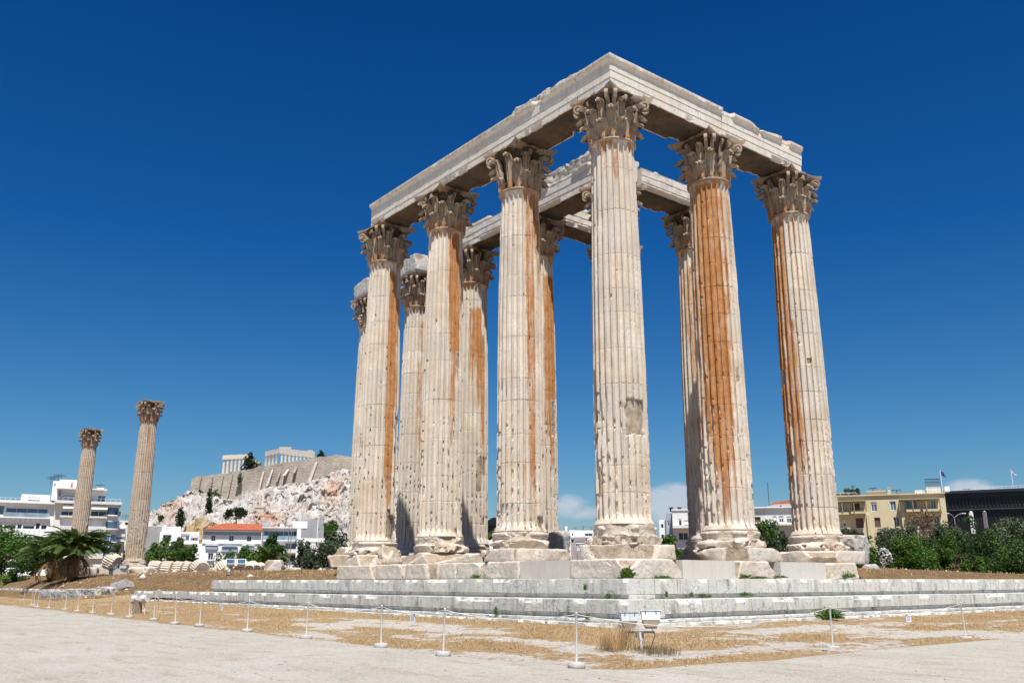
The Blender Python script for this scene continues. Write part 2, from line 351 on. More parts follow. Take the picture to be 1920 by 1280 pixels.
def gravel_mat():
    m, nt, b = newmat('gravel', 0.95, 0.15); p = pos(nt)
    n1 = noise(nt, p, 0.35, 6.0, 0.6); n2 = noise(nt, p, 4.0, 6.0, 0.7); n3 = noise(nt, p, 45.0, 3.0, 0.7); n4 = noise(nt, pos(nt, (0.8, 2.6, 1)), 0.8, 5.0, 0.6)
    c = mixc(nt, maprange(nt, n1, 0.3, 0.7), (0.42, 0.392, 0.34), (0.53, 0.502, 0.45))
    c = mixc(nt, maprange(nt, n2, 0.45, 0.75, 0, 0.45), c, (0.39, 0.355, 0.31))
    c = mixc(nt, maprange(nt, n4, 0.52, 0.66, 0, 0.7), c, (0.37, 0.295, 0.205))
    sp = N(nt, 'ShaderNodeTexVoronoi', {'Vector': p, 'Scale': 26.0}).outputs[1]
    sv = N(nt, 'ShaderNodeSeparateColor', {0: sp}).outputs[0]
    c = mixc(nt, maprange(nt, sv, 0.86, 0.9, 0, 0.6), c, (0.60, 0.58, 0.55)); c = mixc(nt, maprange(nt, sv, 0.08, 0.04, 0, 0.55), c, (0.24, 0.20, 0.17))
    c = mixc(nt, maprange(nt, n3, 0.57, 0.68, 0, 0.65), c, (0.30, 0.255, 0.21))
    setc(nt, b, c); bump(nt, b, math_(nt, 'ADD', n3, sv), 0.02); return m
M_GRAVEL = gravel_mat()
def rock_mat():
    m, nt, b = newmat('hill_rock', 0.95, 0.1); p = pos(nt)
    (r_, g_, b_), al = attr(nt)
    n1 = noise(nt, p, 0.06, 7.0, 0.65); n2 = noise(nt, p, 0.35, 6.0, 0.7)
    c = mixc(nt, maprange(nt, n1, 0.35, 0.65), (0.46, 0.405, 0.365), (0.62, 0.595, 0.57))
    c = mixc(nt, maprange(nt, n2, 0.50, 0.70, 0, 0.75), c, (0.31, 0.28, 0.26))
    c = mixc(nt, maprange(nt, noise(nt, p, 0.16, 6.0, 0.75), 0.56, 0.66, 0, 0.75), c, (0.19, 0.165, 0.145))
    c = mixc(nt, math_(nt, 'MULTIPLY', r_, maprange(nt, n2, 0.35, 0.55)), c, (0.44, 0.22, 0.115))
    c = mixc(nt, maprange(nt, math_(nt, 'ADD', g_, math_(nt, 'MULTIPLY', math_(nt, 'SUBTRACT', n1, 0.5), 0.9)), 0.4, 0.6), c, mixc(nt, n2, (0.36, 0.25, 0.12), (0.50, 0.38, 0.22)))
    setc(nt, b, c); bump(nt, b, n2, 1.6); return m
M_ROCK = rock_mat()
def citadel_mat():
    m, nt, b = newmat('citadel_masonry', 0.95, 0.1); p = pos(nt)
    n1 = noise(nt, p, 0.05, 6.0, 0.6); n2 = noise(nt, pos(nt, (1, 1, 2.0)), 0.45, 6.0, 0.7); n3 = noise(nt, pos(nt, (1, 1, 0.12)), 0.25, 4.0)
    c = mixc(nt, maprange(nt, n1, 0.35, 0.65), (0.285, 0.245, 0.205), (0.395, 0.35, 0.30))
    c = mixc(nt, maprange(nt, n2, 0.5, 0.72, 0, 0.65), c, (0.22, 0.18, 0.15)); c = mixc(nt, maprange(nt, n3, 0.5, 0.75, 0, 0.5), c, (0.50, 0.45, 0.38))
    setc(nt, b, c); bump(nt, b, n2, 1.0); return m
M_CITAD = citadel_mat()
# ------------------------------------------------------------------ temple of fluted marble columns
S = 5.5; ZST = 1.65; ZFL = 2.25; ZPL = 2.72; ZSH = 3.378; HSH = 13.775; ZCAP = ZSH+HSH; HCAP = 1.98; ZAR = ZCAP+HCAP
def shaft_r(z): return 0.93 - 0.15*(np.clip(z/HSH, 0, 1))**2.6
NFL = 24
PH = np.array([0.0, 0.07, 0.14, 0.16, 0.225, 0.32, 0.44, 0.57, 0.70, 0.82, 0.915, 0.98])
FD = np.where(PH < 0.15, 0.0, np.sqrt(np.clip(1-np.abs((PH-0.57)/0.43)**2.7, 0, 1)))
def col_z(c, py):            # height on the near side of a column that falls on photo row py
    a = np.array([c[0], c[1]]); d = CAM[:2]-a; d /= np.linalg.norm(d); q = a+d*0.9
    r = ray(960, py); D = (q-CAM[:2]) @ FH[:2]; return CAM[2]+r[2]*D/(r @ FH)

def make_shaft(c, seed, stains=(), gouges=(), res=0.055, chip=1.0, tone=0.5, chipz=5.0):
    rng = np.random.RandomState(seed)
    nz = int(HSH/res); zs = list(np.linspace(0, HSH, nz))
    joints = []; z = rng.uniform(.9, 1.6)
    while z < HSH-.8: joints.append(z); z += rng.uniform(.85, 1.75)
    for j in joints: zs += [j-.016, j-.006, j+.006, j+.016]
    zs = np.array(sorted(zs)); nz = len(zs)
    nu = NFL*len(PH)
    th = (np.arange(NFL)[:, None]+PH[None, :]).ravel()*2*math.pi/NFL; fd = np.tile(FD, NFL); fid = np.repeat(np.arange(NFL), len(PH)); ph = np.tile(PH, NFL)
    Z = zs[:, None]; R0 = shaft_r(Z)
    R0 = R0 + 0.085*np.exp(-(Z/0.10)**2) + 0.05*np.exp(-((HSH-Z)/0.07)**2)
    dep = 0.115*R0/0.9
    g = np.minimum(np.sqrt(np.clip((Z-.16)/.16, 0, 1)), np.sqrt(np.clip((HSH-.17-Z)/.2, 0, 1)))
    rad = R0 - dep*fd[None, :]*np.where(fd[None, :] > 0, np.clip(g*1.0, 0, 1), 0)
    PZ = np.stack(np.broadcast_arrays(np.cos(th)[None]*3.0, np.sin(th)[None]*3.0, Z*1.0), -1)
    # drums: slight offset, joint groove, tone
    did = np.searchsorted(np.array(joints), zs); dro = rng.uniform(-.006, .006, len(joints)+1); dtone = np.clip(rng.normal(tone, .38, len(joints)+1), 0, 1)
    rad = rad + dro[did][:, None]
    gd = fbm(np.stack([np.cos(th)*4, np.sin(th)*4, th*0+seed], -1), seed, 3)
    for j in joints:
        k = np.exp(-((Z-j)/0.009)**2); rad = rad - k*(0.012+0.05*np.clip(gd-.52, 0, 1)[None, :]*3)
    # chips knocked out of the arrises, dense near the ground
    dens = np.interp(Z, [0, chipz*.7, chipz, chipz+1.3, HSH], [1, .92, .45, .04, .0])*chip
    cfr = rng.uniform(3.5, 8.5, NFL)[fid]; cdn = rng.uniform(.25, 1.15, (len(joints)+1, NFL))[did][:, fid]; dens = dens*cdn
    cz = vnoise(np.stack(np.broadcast_arrays(fid[None]*7.7, Z*0+seed, Z*cfr[None]+fid[None]*3.3), -1), seed)
    cz2 = vnoise(np.stack(np.broadcast_arrays(fid[None]*5.1, Z*0+seed*2, Z*1.1), -1), seed+5)
    cmask = np.clip((cz+0.35*(cz2-.5)-(0.93-0.42*dens))/0.08, 0, 1)*(fd[None] < .5)
    edge = (1-fd[None]*0.8)
    depth = cmask*edge*dep*(0.5+0.6*vnoise(PZ*6, seed+2))
    rad = rad-depth
    raw = cmask*edge*0.55
    # worn surface
    rad = rad + (fbm(PZ*2.2, seed+3, 4)-.5)*0.014 + (vnoise(PZ*9, seed+4)-.5)*0.006
    er = np.clip((fbm(PZ*np.array([.5, .5, .55]), seed+6, 4)-np.interp(Z, [0, 5, 8], [.59, .61, .66]))/.05, 0, 1)*np.interp(Z, [0, 6, HSH], [1, .6, .3])
    rad = rad-er*np.clip(1-fd[None], 0, 1)*dep*.5; raw = np.maximum(raw, er*.3)
    ang0 = math.atan2(CAM[1]-c[1], CAM[0]-c[0])
    delta = (th-ang0+math.pi) % (2*math.pi)-math.pi
    for (phi, zc, wd, hh, dp) in gouges:
        nz_ = (fbm(PZ*3.5, seed+11, 4)-.5)*.65
        e = np.maximum(np.abs(delta[None]-R(phi))/R(wd), np.abs(Z-zc)/hh)+nz_*.55
        k = np.clip((1-e)/.035, 0, 1)
        tgt = R0-dp+(fbm(PZ*2.5, seed+12, 4)-.5)*.10
        rad = np.where(k > 0, np.minimum(rad, rad*(1-k)+tgt*k), rad); raw = np.maximum(raw, k)
    st = np.zeros_like(rad)
    for (phi, wd, z0, z1, s) in stains:
        fr = rng.uniform(0, 1, NFL)[fid]; fr2 = rng.uniform(0, 1, NFL)[fid]
        w = np.exp(-np.clip(np.abs(delta-R(phi))/R(wd), 0, 9)**4)*(0.55+.6*fr)
        lo = z0+(fr2-.3)*4.5
        st = np.maximum(st, s*w[None]*sstep(lo-2.2, lo+2.2, Z)*sstep(z1+.2, z1-.3, Z))
    st = np.maximum(st, 0.62*np.clip((Z-(HSH-.55))/.35, 0, 1)*(vnoise(np.stack(np.broadcast_arrays(fid[None]*1.7, Z*0, Z*0+seed), -1), 3) > .45))
    st = np.clip(st*(1-.9*(raw > .6)), 0, 1)
    X = rad*np.cos(th)[None]; Y = rad*np.sin(th)[None]
    v = np.stack([X, Y, np.broadcast_to(Z, X.shape)], -1).reshape(-1, 3)
    ft = rng.uniform(-.45, .45, (len(joints)+1, NFL)); tone_ = np.clip(dtone[did][:, None]+ft[did][:, fid], 0, 1)
    at = np.stack([st.ravel(), tone_.ravel(), np.clip(raw, 0, 1).ravel()], 1)
    return mesh('shaft', v, grid_faces(nu, nz, True), 42, at)

def lathe_rough(prof, n, seed, amp, step=0.04, chops=2, chopd=0.16):
    pr = []
    for (r0, z0), (r1, z1) in zip(prof[:-1], prof[1:]):
        k = max(1, int(math.hypot(r1-r0, z1-z0)/step))
        pr += [(r0+(r1-r0)*i/k, z0+(z1-z0)*i/k) for i in range(k)]
    pr.append(prof[-1]); pr = np.array(pr); th = np.arange(n)*2*math.pi/n
    r = np.broadcast_to(pr[:, 0:1], (len(pr), n)).copy(); z = np.broadcast_to(pr[:, 1:2], (len(pr), n)).copy()
    p = np.stack([r*np.cos(th), r*np.sin(th), z], -1); rmax = pr[:, 0].max()
    e = fbm(p*2.0+seed, seed, 4); r2 = r+(fbm(p*5+seed, seed+1, 4)-.5)*amp
    bite = np.clip((e-.50)/.03, 0, 1)*(r-rmax*.80).clip(0)*(.45+.9*fbm(p*9, seed+2, 3)); r2 = r2-bite
    raw = np.clip(bite/.05, 0, 1)
    v = np.stack([r2*np.cos(th), r2*np.sin(th), z], -1).reshape(-1, 3)
    rng = np.random.RandomState(seed)
    for k in range(chops):
        a = rng.uniform(0, 2*math.pi); nn = np.array([math.cos(a), math.sin(a), rng.uniform(-.5, .5)]); nn /= np.linalg.norm(nn)
        cut = np.max(v @ nn)-rng.uniform(.4, 1)*chopd; ov = v @ nn-cut-(fbm(v*4, seed+k+7, 3)-.5)*.1
        v = np.where((ov > 0)[:, None], v-ov[:, None]*nn, v); raw = np.maximum(raw.ravel(), np.clip(ov/.03, 0, 1))
    at = np.stack([raw.ravel()*0, raw.ravel()*0+.1, raw.ravel()*.8], 1)
    return v, grid_faces(n, len(pr), True), at
def arc(cx, cz, r, a0, a1, n=8): return [(cx+r*math.cos(R(a0+(a1-a0)*i/n)), cz+r*math.sin(R(a0+(a1-a0)*i/n))) for i in range(n+1)]
HB = ZSH-ZPL
BASE_PROF = [(0.5, 0), (1.12, 0)]+arc(1.13, .135, .135, -90, 90)+[(1.10, .275), (1.06, .30)]+arc(1.10, .375, .075, 230, 130, 5)+[(1.06, .45), (1.03, .455)]+arc(1.02, .535, .075, -90, 90)+[(0.99, .615), (1.00, .63), (1.00, HB), (0.5, HB+.004)]

# capital pieces, shared by every column
def bell_mesh():
    prof = [(.60, 0), (.76, .0), (.72, .10), (.69, .7), (.74, 1.15), (.86, 1.5), (1.0, 1.68), (1.06, 1.72), (.6, 1.73)]
    v, f, a = lathe_rough(prof, 56, 5, .03, .08, 0); a[:, 2] = 0; a[:, 0] = .25+.3*vnoise(v*3, 8)*(v[:, 2] < .9); a = np.hstack([a, np.full((len(a), 1), .28)]); return mesh('bell', v, f, 50, a)  # low alpha turns the whole bell dark brown
def leaf_mesh(H, Wd, r0, curl, seed):
    nu, nv = 13, 15; V = []
    rng = np.random.RandomState(seed)
    for j in range(nv):
        t = j/(nv-1)
        if t < .72: z = H*t/.72; r = r0+.06+.16*(t/.72)**2.2
        else:
            a = (t-.72)/.28*math.pi*.95; z = H+curl*.55*math.sin(a)-curl*.25*(1-math.cos(a)); r = r0+.22+curl*(1-math.cos(a))*.62
        w = Wd*(.62+.5*math.sin(min(t, .8)/.8*math.pi*.75))*(1-.55*max(0, (t-.74)/.26)**2)
        for i in range(nu):
            u = -1+2*i/(nu-1); lobe = 1-.30*abs(math.sin(t*math.pi*4.6))*abs(u)**1.5
            x = w*u*lobe; rr = r-.10*abs(u)**2*(1-.3*t)+.05*math.cos(u*math.pi*3)*(.4+.6*t)+.03*(1-abs(u))
            ang = x/(r+.0)
            V.append((rr*math.cos(ang), rr*math.sin(ang), z-.10*abs(u)**1.6*t*H*.35+rng.normal(0, .006)))
    V = np.array(V); back = V.copy(); rr = np.hypot(back[:, 0], back[:, 1]); k = (rr-.055)/rr; back[:, 0] *= k; back[:, 1] *= k; back[:, 2] -= .02
    F = grid_faces(nu, nv); n = len(V); F2 = F[:, ::-1]+n
    ed = [(i, i+1) for i in range(nu-1)]+[(j*nu+nu-1, (j+1)*nu+nu-1) for j in range(nv-1)]+[((nv-1)*nu+i+1, (nv-1)*nu+i) for i in range(nu-1)]+[((j+1)*nu, j*nu) for j in range(nv-1)]
    F3 = np.array([(b, a, a+n, b+n) for a, b in ed]); VV = np.vstack([V, back])
    at = np.stack([.75*np.clip(1-VV[:, 2]/H*1.6, 0, 1)*(vnoise(VV*4, seed) > .35), .3+0*VV[:, 0], 0*VV[:, 0]], 1)
    return mesh('leaf', VV, np.vstack([F, F2, F3]), 60, at)
def volute_mesh(z0, z1, r0, r1, wd, turns=1.35, sr=.2, n=40):
    """a band that leaves the bell, swings out and rolls up into a scroll (in the local x-z plane)"""
    pts = [(r0+(r1-sr-r0)*t**1.5, z0+(z1-z0)*math.sin(t*math.pi/2)) for t in np.linspace(0, 1, 14)][:-1]
    cx, cz = r1-sr, z1-sr
    for k in range(n):
        a = math.pi/2-2*math.pi*turns*k/(n-1); rr = sr*(1-.82*k/(n-1)); pts.append((cx+rr*math.cos(a), cz+rr*math.sin(a)))
    pts = np.array(pts); V = []; th = .035
    tg = np.gradient(pts, axis=0); tg /= np.linalg.norm(tg, axis=1, keepdims=True); nm = np.stack([-tg[:, 1], tg[:, 0]], 1)
    for p, q, t in zip(pts, nm, np.linspace(0, 1, len(pts))):
        w = wd*(1-.35*t); h = th*(1.25-.6*t)
        for (s, e) in ((-1, 1), (1, 1), (1, -1), (-1, -1)):
            V.append((p[0]+q[0]*h*e, s*w/2, p[1]+q[1]*h*e))
    m = len(pts); f = grid_faces(4, m, True)
    V = np.array(V); at = np.stack([0*V[:, 0], .3+0*V[:, 0], 0*V[:, 0]], 1)
    me = mesh('volute', V, [tuple(q) for q in f]+[(0, 1, 2, 3), tuple((m-1)*4+i for i in (3, 2, 1, 0))], 50, at); return me
def abacus_mesh(seed):
    rng = np.random.RandomState(seed); out = []
    for s in range(4):
        A = np.array([1.00, 1.00]); a0 = R(90*s)
        for t in np.linspace(-1, 1, 13)[:-1]:
            y = 1.13*t; x = 0.80+.28*abs(t)**1.8; out.append((x*math.cos(a0)-y*math.sin(a0), x*math.sin(a0)+y*math.cos(a0)))
    out = np.array(out); n = len(out); V = []
    lev = [(0.90, 0), (0.93, .06), (0.97, .09), (0.985, .14), (1.0, .17), (1.0, .25)]
    for k, z in lev:
        for x, y in out: V.append((x*k, y*k, z))
    V = np.array(V); V[:, :2] *= (1+(fbm(V*2.5+seed, seed, 3)-.5)[:, None]*.10); rim = np.hypot(V[:, 0], V[:, 1])
    f = [tuple(q) for q in grid_faces(n, len(lev), True)]+[tuple(range(n-1, -1, -1)), tuple((len(lev)-1)*n+i for i in range(n))]
    # fleurons in the middle of each side
    mb = MB(); mb.add(V, f)
    for s in range(4):
        M = Matrix.Rotation(R(90*s), 4, 'Z'); mb.box(.78, -.12, -.02, .92, .12, .22, M); mb.box(.86, -.07, .02, .97, .07, .17, M)
    V = np.array(mb.v); at = np.stack([.35*(vnoise(V*2.5, seed) > .55), .35+0*V[:, 0], 0*V[:, 0]], 1)
    return mesh('abacus', V, mb.f, 40, at)
ME_BELL = bell_mesh(); ME_L1 = [leaf_mesh(.60, .30, .75, .20, s) for s in (1, 2)]; ME_L2 = [leaf_mesh(1.08, .28, .76, .24, s) for s in (3, 4)]; ME_L3 = [leaf_mesh(1.38, .20, .82, .22, s) for s in (5, 6)]
ME_VOL = volute_mesh(.85, 1.66, .80, 1.42, .15, sr=.17); ME_HEL = volute_mesh(.90, 1.66, .82, 1.06, .12, 1.2, .13, 28); ME_ABA = [abacus_mesh(s) for s in (1, 2, 3)]
ME_RING = MB().lathe([(.70, -.075), (.80, -.07)]+arc(.83, -.01, .055, -90, 90, 6)+[(.80, .05), (.70, .055)], 48).build('ring', None).data
bpy.data.objects.remove([o for o in bpy.data.objects if o.name == 'ring'][0])
ME_RING.polygons.foreach_set('use_smooth', [True]*len(ME_RING.polygons)); ME_RING.set_sharp_from_angle(angle=R(50))

def column(u, v, seed, label, group, stains=(), gouges=(), xy=None, res=0.07, chip=1.0, tone=.5, tilt=(0, 0), chipz=4.6, drop=0.34, mat=None):
    rng = random.Random(seed); c = xy if xy else (-u*S, v*S)
    root = empty('temple_column', (c[0], c[1], ZPL), label, 'column', group); root.rotation_euler = (tilt[0], tilt[1], 0)
    bv, bf, ba = lathe_rough(BASE_PROF, 130, seed, .05, .028, 4, .22)
    link('column_base', mesh('column_base', bv, bf, 32, ba), M_BASE, root)
    gs = [(p, (col_z(c, z)-ZSH if z > 100 else z), w, h, d) for (p, z, w, h, d) in gouges]
    link('shaft', make_shaft(c, seed, stains, gs, res, chip, tone, chipz), mat or M_SHAFT, root, (0, 0, HB))
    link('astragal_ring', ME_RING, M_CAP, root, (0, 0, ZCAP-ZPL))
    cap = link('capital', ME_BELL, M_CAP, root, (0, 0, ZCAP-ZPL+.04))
    for k in range(8):
        if rng.random() > drop*.3: link('acanthus_leaf', rng.choice(ME_L1), M_CAP, cap, None, (0, 0, R(45*k+22.5)))
        if rng.random() > drop*.2: link('acanthus_leaf', rng.choice(ME_L2), M_CAP, cap, None, (0, 0, R(45*k)))
    for k in range(8):
        if rng.random() > drop*.6: link('acanthus_leaf', rng.choice(ME_L3), M_CAP, cap, None, (0, 0, R(45*k+22.5)))
    for k in range(4):
        if rng.random() > drop:
            for s in (-7, 7): link('volute', ME_VOL, M_CAP, cap, None, (0, 0, R(45+90*k+s)))
        for s in (-13, 13):
            if rng.random() > drop: link('helix', ME_HEL, M_CAP, cap, None, (0, 0, R(90*k+s)))
    link('abacus', rng.choice(ME_ABA), M_CAP, cap, (0, 0, HCAP-.04-.25))
    return root
CG = 'standing temple columns of the corner group'
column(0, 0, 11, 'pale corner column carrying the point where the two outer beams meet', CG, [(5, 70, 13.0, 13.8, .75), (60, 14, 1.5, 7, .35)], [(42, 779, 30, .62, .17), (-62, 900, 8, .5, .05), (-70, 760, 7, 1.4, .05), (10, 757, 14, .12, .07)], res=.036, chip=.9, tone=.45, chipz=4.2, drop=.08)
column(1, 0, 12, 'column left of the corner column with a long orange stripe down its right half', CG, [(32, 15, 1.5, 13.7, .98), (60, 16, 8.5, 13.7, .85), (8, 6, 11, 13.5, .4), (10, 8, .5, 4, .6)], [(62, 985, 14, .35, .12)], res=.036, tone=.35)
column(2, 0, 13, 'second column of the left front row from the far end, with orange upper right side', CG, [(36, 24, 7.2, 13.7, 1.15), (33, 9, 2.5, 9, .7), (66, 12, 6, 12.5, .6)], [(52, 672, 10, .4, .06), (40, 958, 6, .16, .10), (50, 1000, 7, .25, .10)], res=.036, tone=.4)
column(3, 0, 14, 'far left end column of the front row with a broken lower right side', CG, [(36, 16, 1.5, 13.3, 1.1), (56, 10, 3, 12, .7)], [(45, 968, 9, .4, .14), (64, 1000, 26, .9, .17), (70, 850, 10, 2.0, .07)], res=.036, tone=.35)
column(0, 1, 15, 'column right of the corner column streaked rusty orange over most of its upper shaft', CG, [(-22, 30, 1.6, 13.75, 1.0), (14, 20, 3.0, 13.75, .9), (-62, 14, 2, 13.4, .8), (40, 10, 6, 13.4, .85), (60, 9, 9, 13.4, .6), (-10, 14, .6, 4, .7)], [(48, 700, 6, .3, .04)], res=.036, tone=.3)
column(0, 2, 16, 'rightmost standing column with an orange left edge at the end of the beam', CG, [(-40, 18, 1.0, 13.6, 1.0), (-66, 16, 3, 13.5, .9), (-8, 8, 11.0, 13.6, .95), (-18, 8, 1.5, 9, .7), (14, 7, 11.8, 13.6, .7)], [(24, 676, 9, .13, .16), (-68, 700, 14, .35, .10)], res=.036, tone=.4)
column(1, 1, 17, 'inner column hidden behind the pale corner column', CG, [(20, 20, 3, 13, .6)])
column(2, 1, 18, 'shaded inner column behind the orange striped column, left of the pale corner column', CG, [(50, 30, 2, 12.8, .95)], [(60, 780, 12, .9, .08)], tone=.8)
column(3, 1, 19, 'inner column between the two middle columns of the left row, under the end of the inner beam', CG, [(14, 26, 6.0, 12.4, 1.0), (48, 12, 4, 11, .7)], [(45, 872, 22, .5, .10), (30, 905, 10, .45, .08), (50, 975, 6, .2, .1)], tone=.85)
column(4, 1, 20, 'grey inner column topped by a squarish masonry block, behind the gap near the left end', CG, [(15, 14, 3, 13, .45), (45, 8, 2, 9, .5)], [(-20, 980, 5, .2, .06)], tone=1.0)
column(5, 1, 21, 'inner column at the far left, half hidden behind the end column', CG, [(10, 10, 3, 9, .2)], tone=.8)
column(1, 2, 22, 'inner column peeping out on the left of the rust streaked column', CG, [(-30, 25, 7, 13, .7), (-10, 20, 2, 7, .5)], tone=.6)
column(2, 2, 23, 'innermost column hidden behind the pale corner column and its neighbours', CG, [(0, 20, 5, 12, .5)], res=.1)
CF = 'two far columns standing alone on the left'
column(0, 0, 24, 'taller looking nearer one of the two lone columns on the left, beside the fallen drums', CF, [(5, 25, 12.0, 13.2, .7), (-20, 15, 4, 12, .22)], [(25, 1015, 8, .25, .08), (30, 1040, 6, .3, .08)], xy=(-71.5, 4.95), res=.11, tone=.3, tilt=(0, R(-.4)), mat=M_SHAFT2)
column(0, 0, 25, 'farther lone column on the left, rising behind the palm in front of white flats', CF, [(0, 30, 2, 12, .22)], [], xy=(-93.9, 4.8), res=.11, tone=.35, mat=M_SHAFT2)

# ------------------------------------------------------------------ beams (architrave blocks)
APROF = [(.60, 0), (.80, 0), (.80, .31), (.82, .316), (.82, .62), (.84, .626), (.84, .93), (.865, .955), (.90, 1.0), (.94, 1.03), (.955, 1.05), (.955, 1.20), (.93, 1.22)]
HAR = 1.22
def beam(p0, p1, label, seed, group, erode=.25, crown=(1, 1), topcut=0.0, mitre=(0, 0), mat=None, rough=.02, loc_z=None, stain=.5):
    """marble beam between two plan points with three fasciae and a crown on both faces, its edges chipped"""
    p0 = np.array(p0, float); p1 = np.array(p1, float); L = np.linalg.norm(p1-p0); ax = (p1-p0)/L; n = int(L/.09)+1
    pr = np.array(APROF); sub = []
    for a, b in zip(pr[:-1], pr[1:]):
        k = max(1, int(np.linalg.norm(b-a)/.1)); sub += [a+(b-a)*i/k for i in range(k)]
    sub.append(pr[-1]); half = np.array(sub)
    topw = np.linspace(.93, -.93, 14)[1:-1]; botw = np.linspace(-.60, .60, 10)[1:-1]
    ring = np.vstack([half, np.stack([topw, 0*topw+HAR], 1), np.stack([-half[::-1, 0], half[::-1, 1]], 1), np.stack([botw, 0*botw], 1)])
    side = np.array([1]*len(half)+[0]*len(topw)+[-1]*len(half)+[2]*len(botw))
    m = len(ring); s = np.linspace(0, L, n); V = np.zeros((n, m, 3)); raw = np.zeros((n, m))
    w = np.broadcast_to(ring[:, 0], (n, m)).copy(); z = np.broadcast_to(ring[:, 1], (n, m)).copy(); ss = np.broadcast_to(s[:, None], (n, m)).copy()
    q = np.stack([ss, w, z], -1); e1 = fbm(q*np.array([.8, 1.5, 1.5])+seed*7, seed, 4); e2 = fbm(q*4+seed, seed+1, 4)
    # broken crown
    br = np.clip((fbm(np.stack([ss*.9, np.sign(w)*3, z*0+seed], -1), seed+2, 4)-(.80-erode*.74))/.05, 0, 1)
    ck = br*(np.abs(w) > .86); k2 = np.clip((z-.95)/.25, 0, 1)
    w2 = np.where(ck > 0, np.sign(w)*np.maximum(.78, np.abs(w)-ck*(.08+.25*e2)*(.3+k2)), w); raw = np.maximum(raw, ck*(np.abs(w2-w) > .03))
    # eroded top and lower edges
    tp = np.clip((fbm(np.stack([ss*.8, w*.9, z*0+seed*3], -1), seed+3, 4)-.45)/.3, 0, 1)*topcut
    z2 = np.where(z > 1.0, z-tp*(z-1.0)/.22*1.0, z)
    lo = np.clip((fbm(np.stack([ss*1.3, np.sign(w)*2.0, z*0+seed*5], -1), seed+4, 4)-(.64-erode*.3))/.06, 0, 1)*(z < .2)*(np.abs(w) > .5)
    w2 = w2-np.sign(w)*lo*(.05+.16*e2); z2 = z2+lo*(z < .05)*.08*e2; raw = np.maximum(raw, lo)
    sof = (side == 2)[None]*1.0; z2 = z2+sof*(np.exp(-(w/.03)**2)*.06+np.clip(e1-.5, 0, 1)*.22)
    w2 = w2+np.sign(w)*(e2-.5)*rough; z2 = z2+(e1-.5)*rough*(z > .1)
    # mitres (corner block) and ragged ends
    rg = (fbm(np.stack([w*1.5, z*1.5, ss*0+seed], -1), seed+6, 4)-.5)*.10
    t = ss/L
    ss2 = ss+np.where(mitre[0], (1-t)*w2*mitre[0], 0)+np.where(mitre[1], -t*w2*mitre[1]*-1, 0)
    ss2 = ss2+rg*(np.clip(1-ss/.15, 0, 1)*(not mitre[0])+np.clip(1-(L-ss)/.15, 0, 1)*(not mitre[1]))
    nx = np.array([ax[1], -ax[0]])
    V[..., 0] = p0[0]+ax[0]*ss2+nx[0]*w2; V[..., 1] = p0[1]+ax[1]*ss2+nx[1]*w2; V[..., 2] = z2
    st = stain*((z < .03)*(.5+.5*(vnoise(q*1.3, seed) > .5))+(z > 1.0)*(np.abs(w) > .88)*.75*(vnoise(q*np.array([.5, 2, 2]), seed+1) > .45))
    darkmask = np.broadcast_to(((side == 2) | (np.abs(ring[:, 0]) < .79) & (ring[:, 1] < .01))[None]*1.0, st.shape)*.95  # underside strip of the beam coloured dark brown
    at = np.stack([np.clip(st*.7, 0, 1).ravel(), (.2+.5*vnoise(q*.4, seed+8)).ravel(), (raw*.5).ravel(), 1-darkmask.ravel()], 1)
    V = V.reshape(-1, 3); f = [tuple(x) for x in grid_faces(m, n, True)]+[tuple(range(m-1, -1, -1)), tuple((n-1)*m+i for i in range(m))]
    c0 = np.array([(p0[0]+p1[0])/2, (p0[1]+p1[1])/2, 0]); 
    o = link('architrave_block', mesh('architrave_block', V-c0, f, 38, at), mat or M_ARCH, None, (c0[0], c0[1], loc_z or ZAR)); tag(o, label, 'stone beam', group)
    return o
AG = 'marble beams on top of the columns'
J = -.72
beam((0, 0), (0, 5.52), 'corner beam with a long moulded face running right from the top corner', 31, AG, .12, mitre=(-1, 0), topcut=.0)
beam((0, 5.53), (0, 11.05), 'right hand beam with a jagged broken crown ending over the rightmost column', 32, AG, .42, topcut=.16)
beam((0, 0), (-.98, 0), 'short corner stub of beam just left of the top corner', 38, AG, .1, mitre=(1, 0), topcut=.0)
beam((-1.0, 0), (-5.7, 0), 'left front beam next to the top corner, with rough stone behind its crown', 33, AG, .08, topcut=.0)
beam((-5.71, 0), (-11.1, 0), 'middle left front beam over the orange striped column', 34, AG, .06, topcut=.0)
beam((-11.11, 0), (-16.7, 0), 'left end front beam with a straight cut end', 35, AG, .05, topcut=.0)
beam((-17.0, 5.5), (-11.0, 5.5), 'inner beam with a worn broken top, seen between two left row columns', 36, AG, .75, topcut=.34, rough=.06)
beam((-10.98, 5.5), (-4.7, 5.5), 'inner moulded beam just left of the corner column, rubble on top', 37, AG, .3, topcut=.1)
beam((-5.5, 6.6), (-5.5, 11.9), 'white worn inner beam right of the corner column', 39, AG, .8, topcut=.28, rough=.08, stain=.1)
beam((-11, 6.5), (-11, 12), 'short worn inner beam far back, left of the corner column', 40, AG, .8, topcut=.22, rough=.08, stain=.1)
def block(name, c, size, seed, label, cat, group, mat, rot=0.0, **kw):
    v, f, a = rough_block(*size, seed, **kw)
    o = link(name, mesh(name, v, f, 28, a), mat, None, c, (0, 0, rot)); return tag(o, label, cat, group)
RG = 'rough stone lying on the beams'
block('rubble_core', (-3.4, .25, ZAR+HAR+.30), (4.6, 1.25, .70), 51, 'rough dark flecked rubble on top of the left front beam near the corner', 'rubble', RG, M_RUB, rd=.1, rough=.15, chops=3, res=.065)
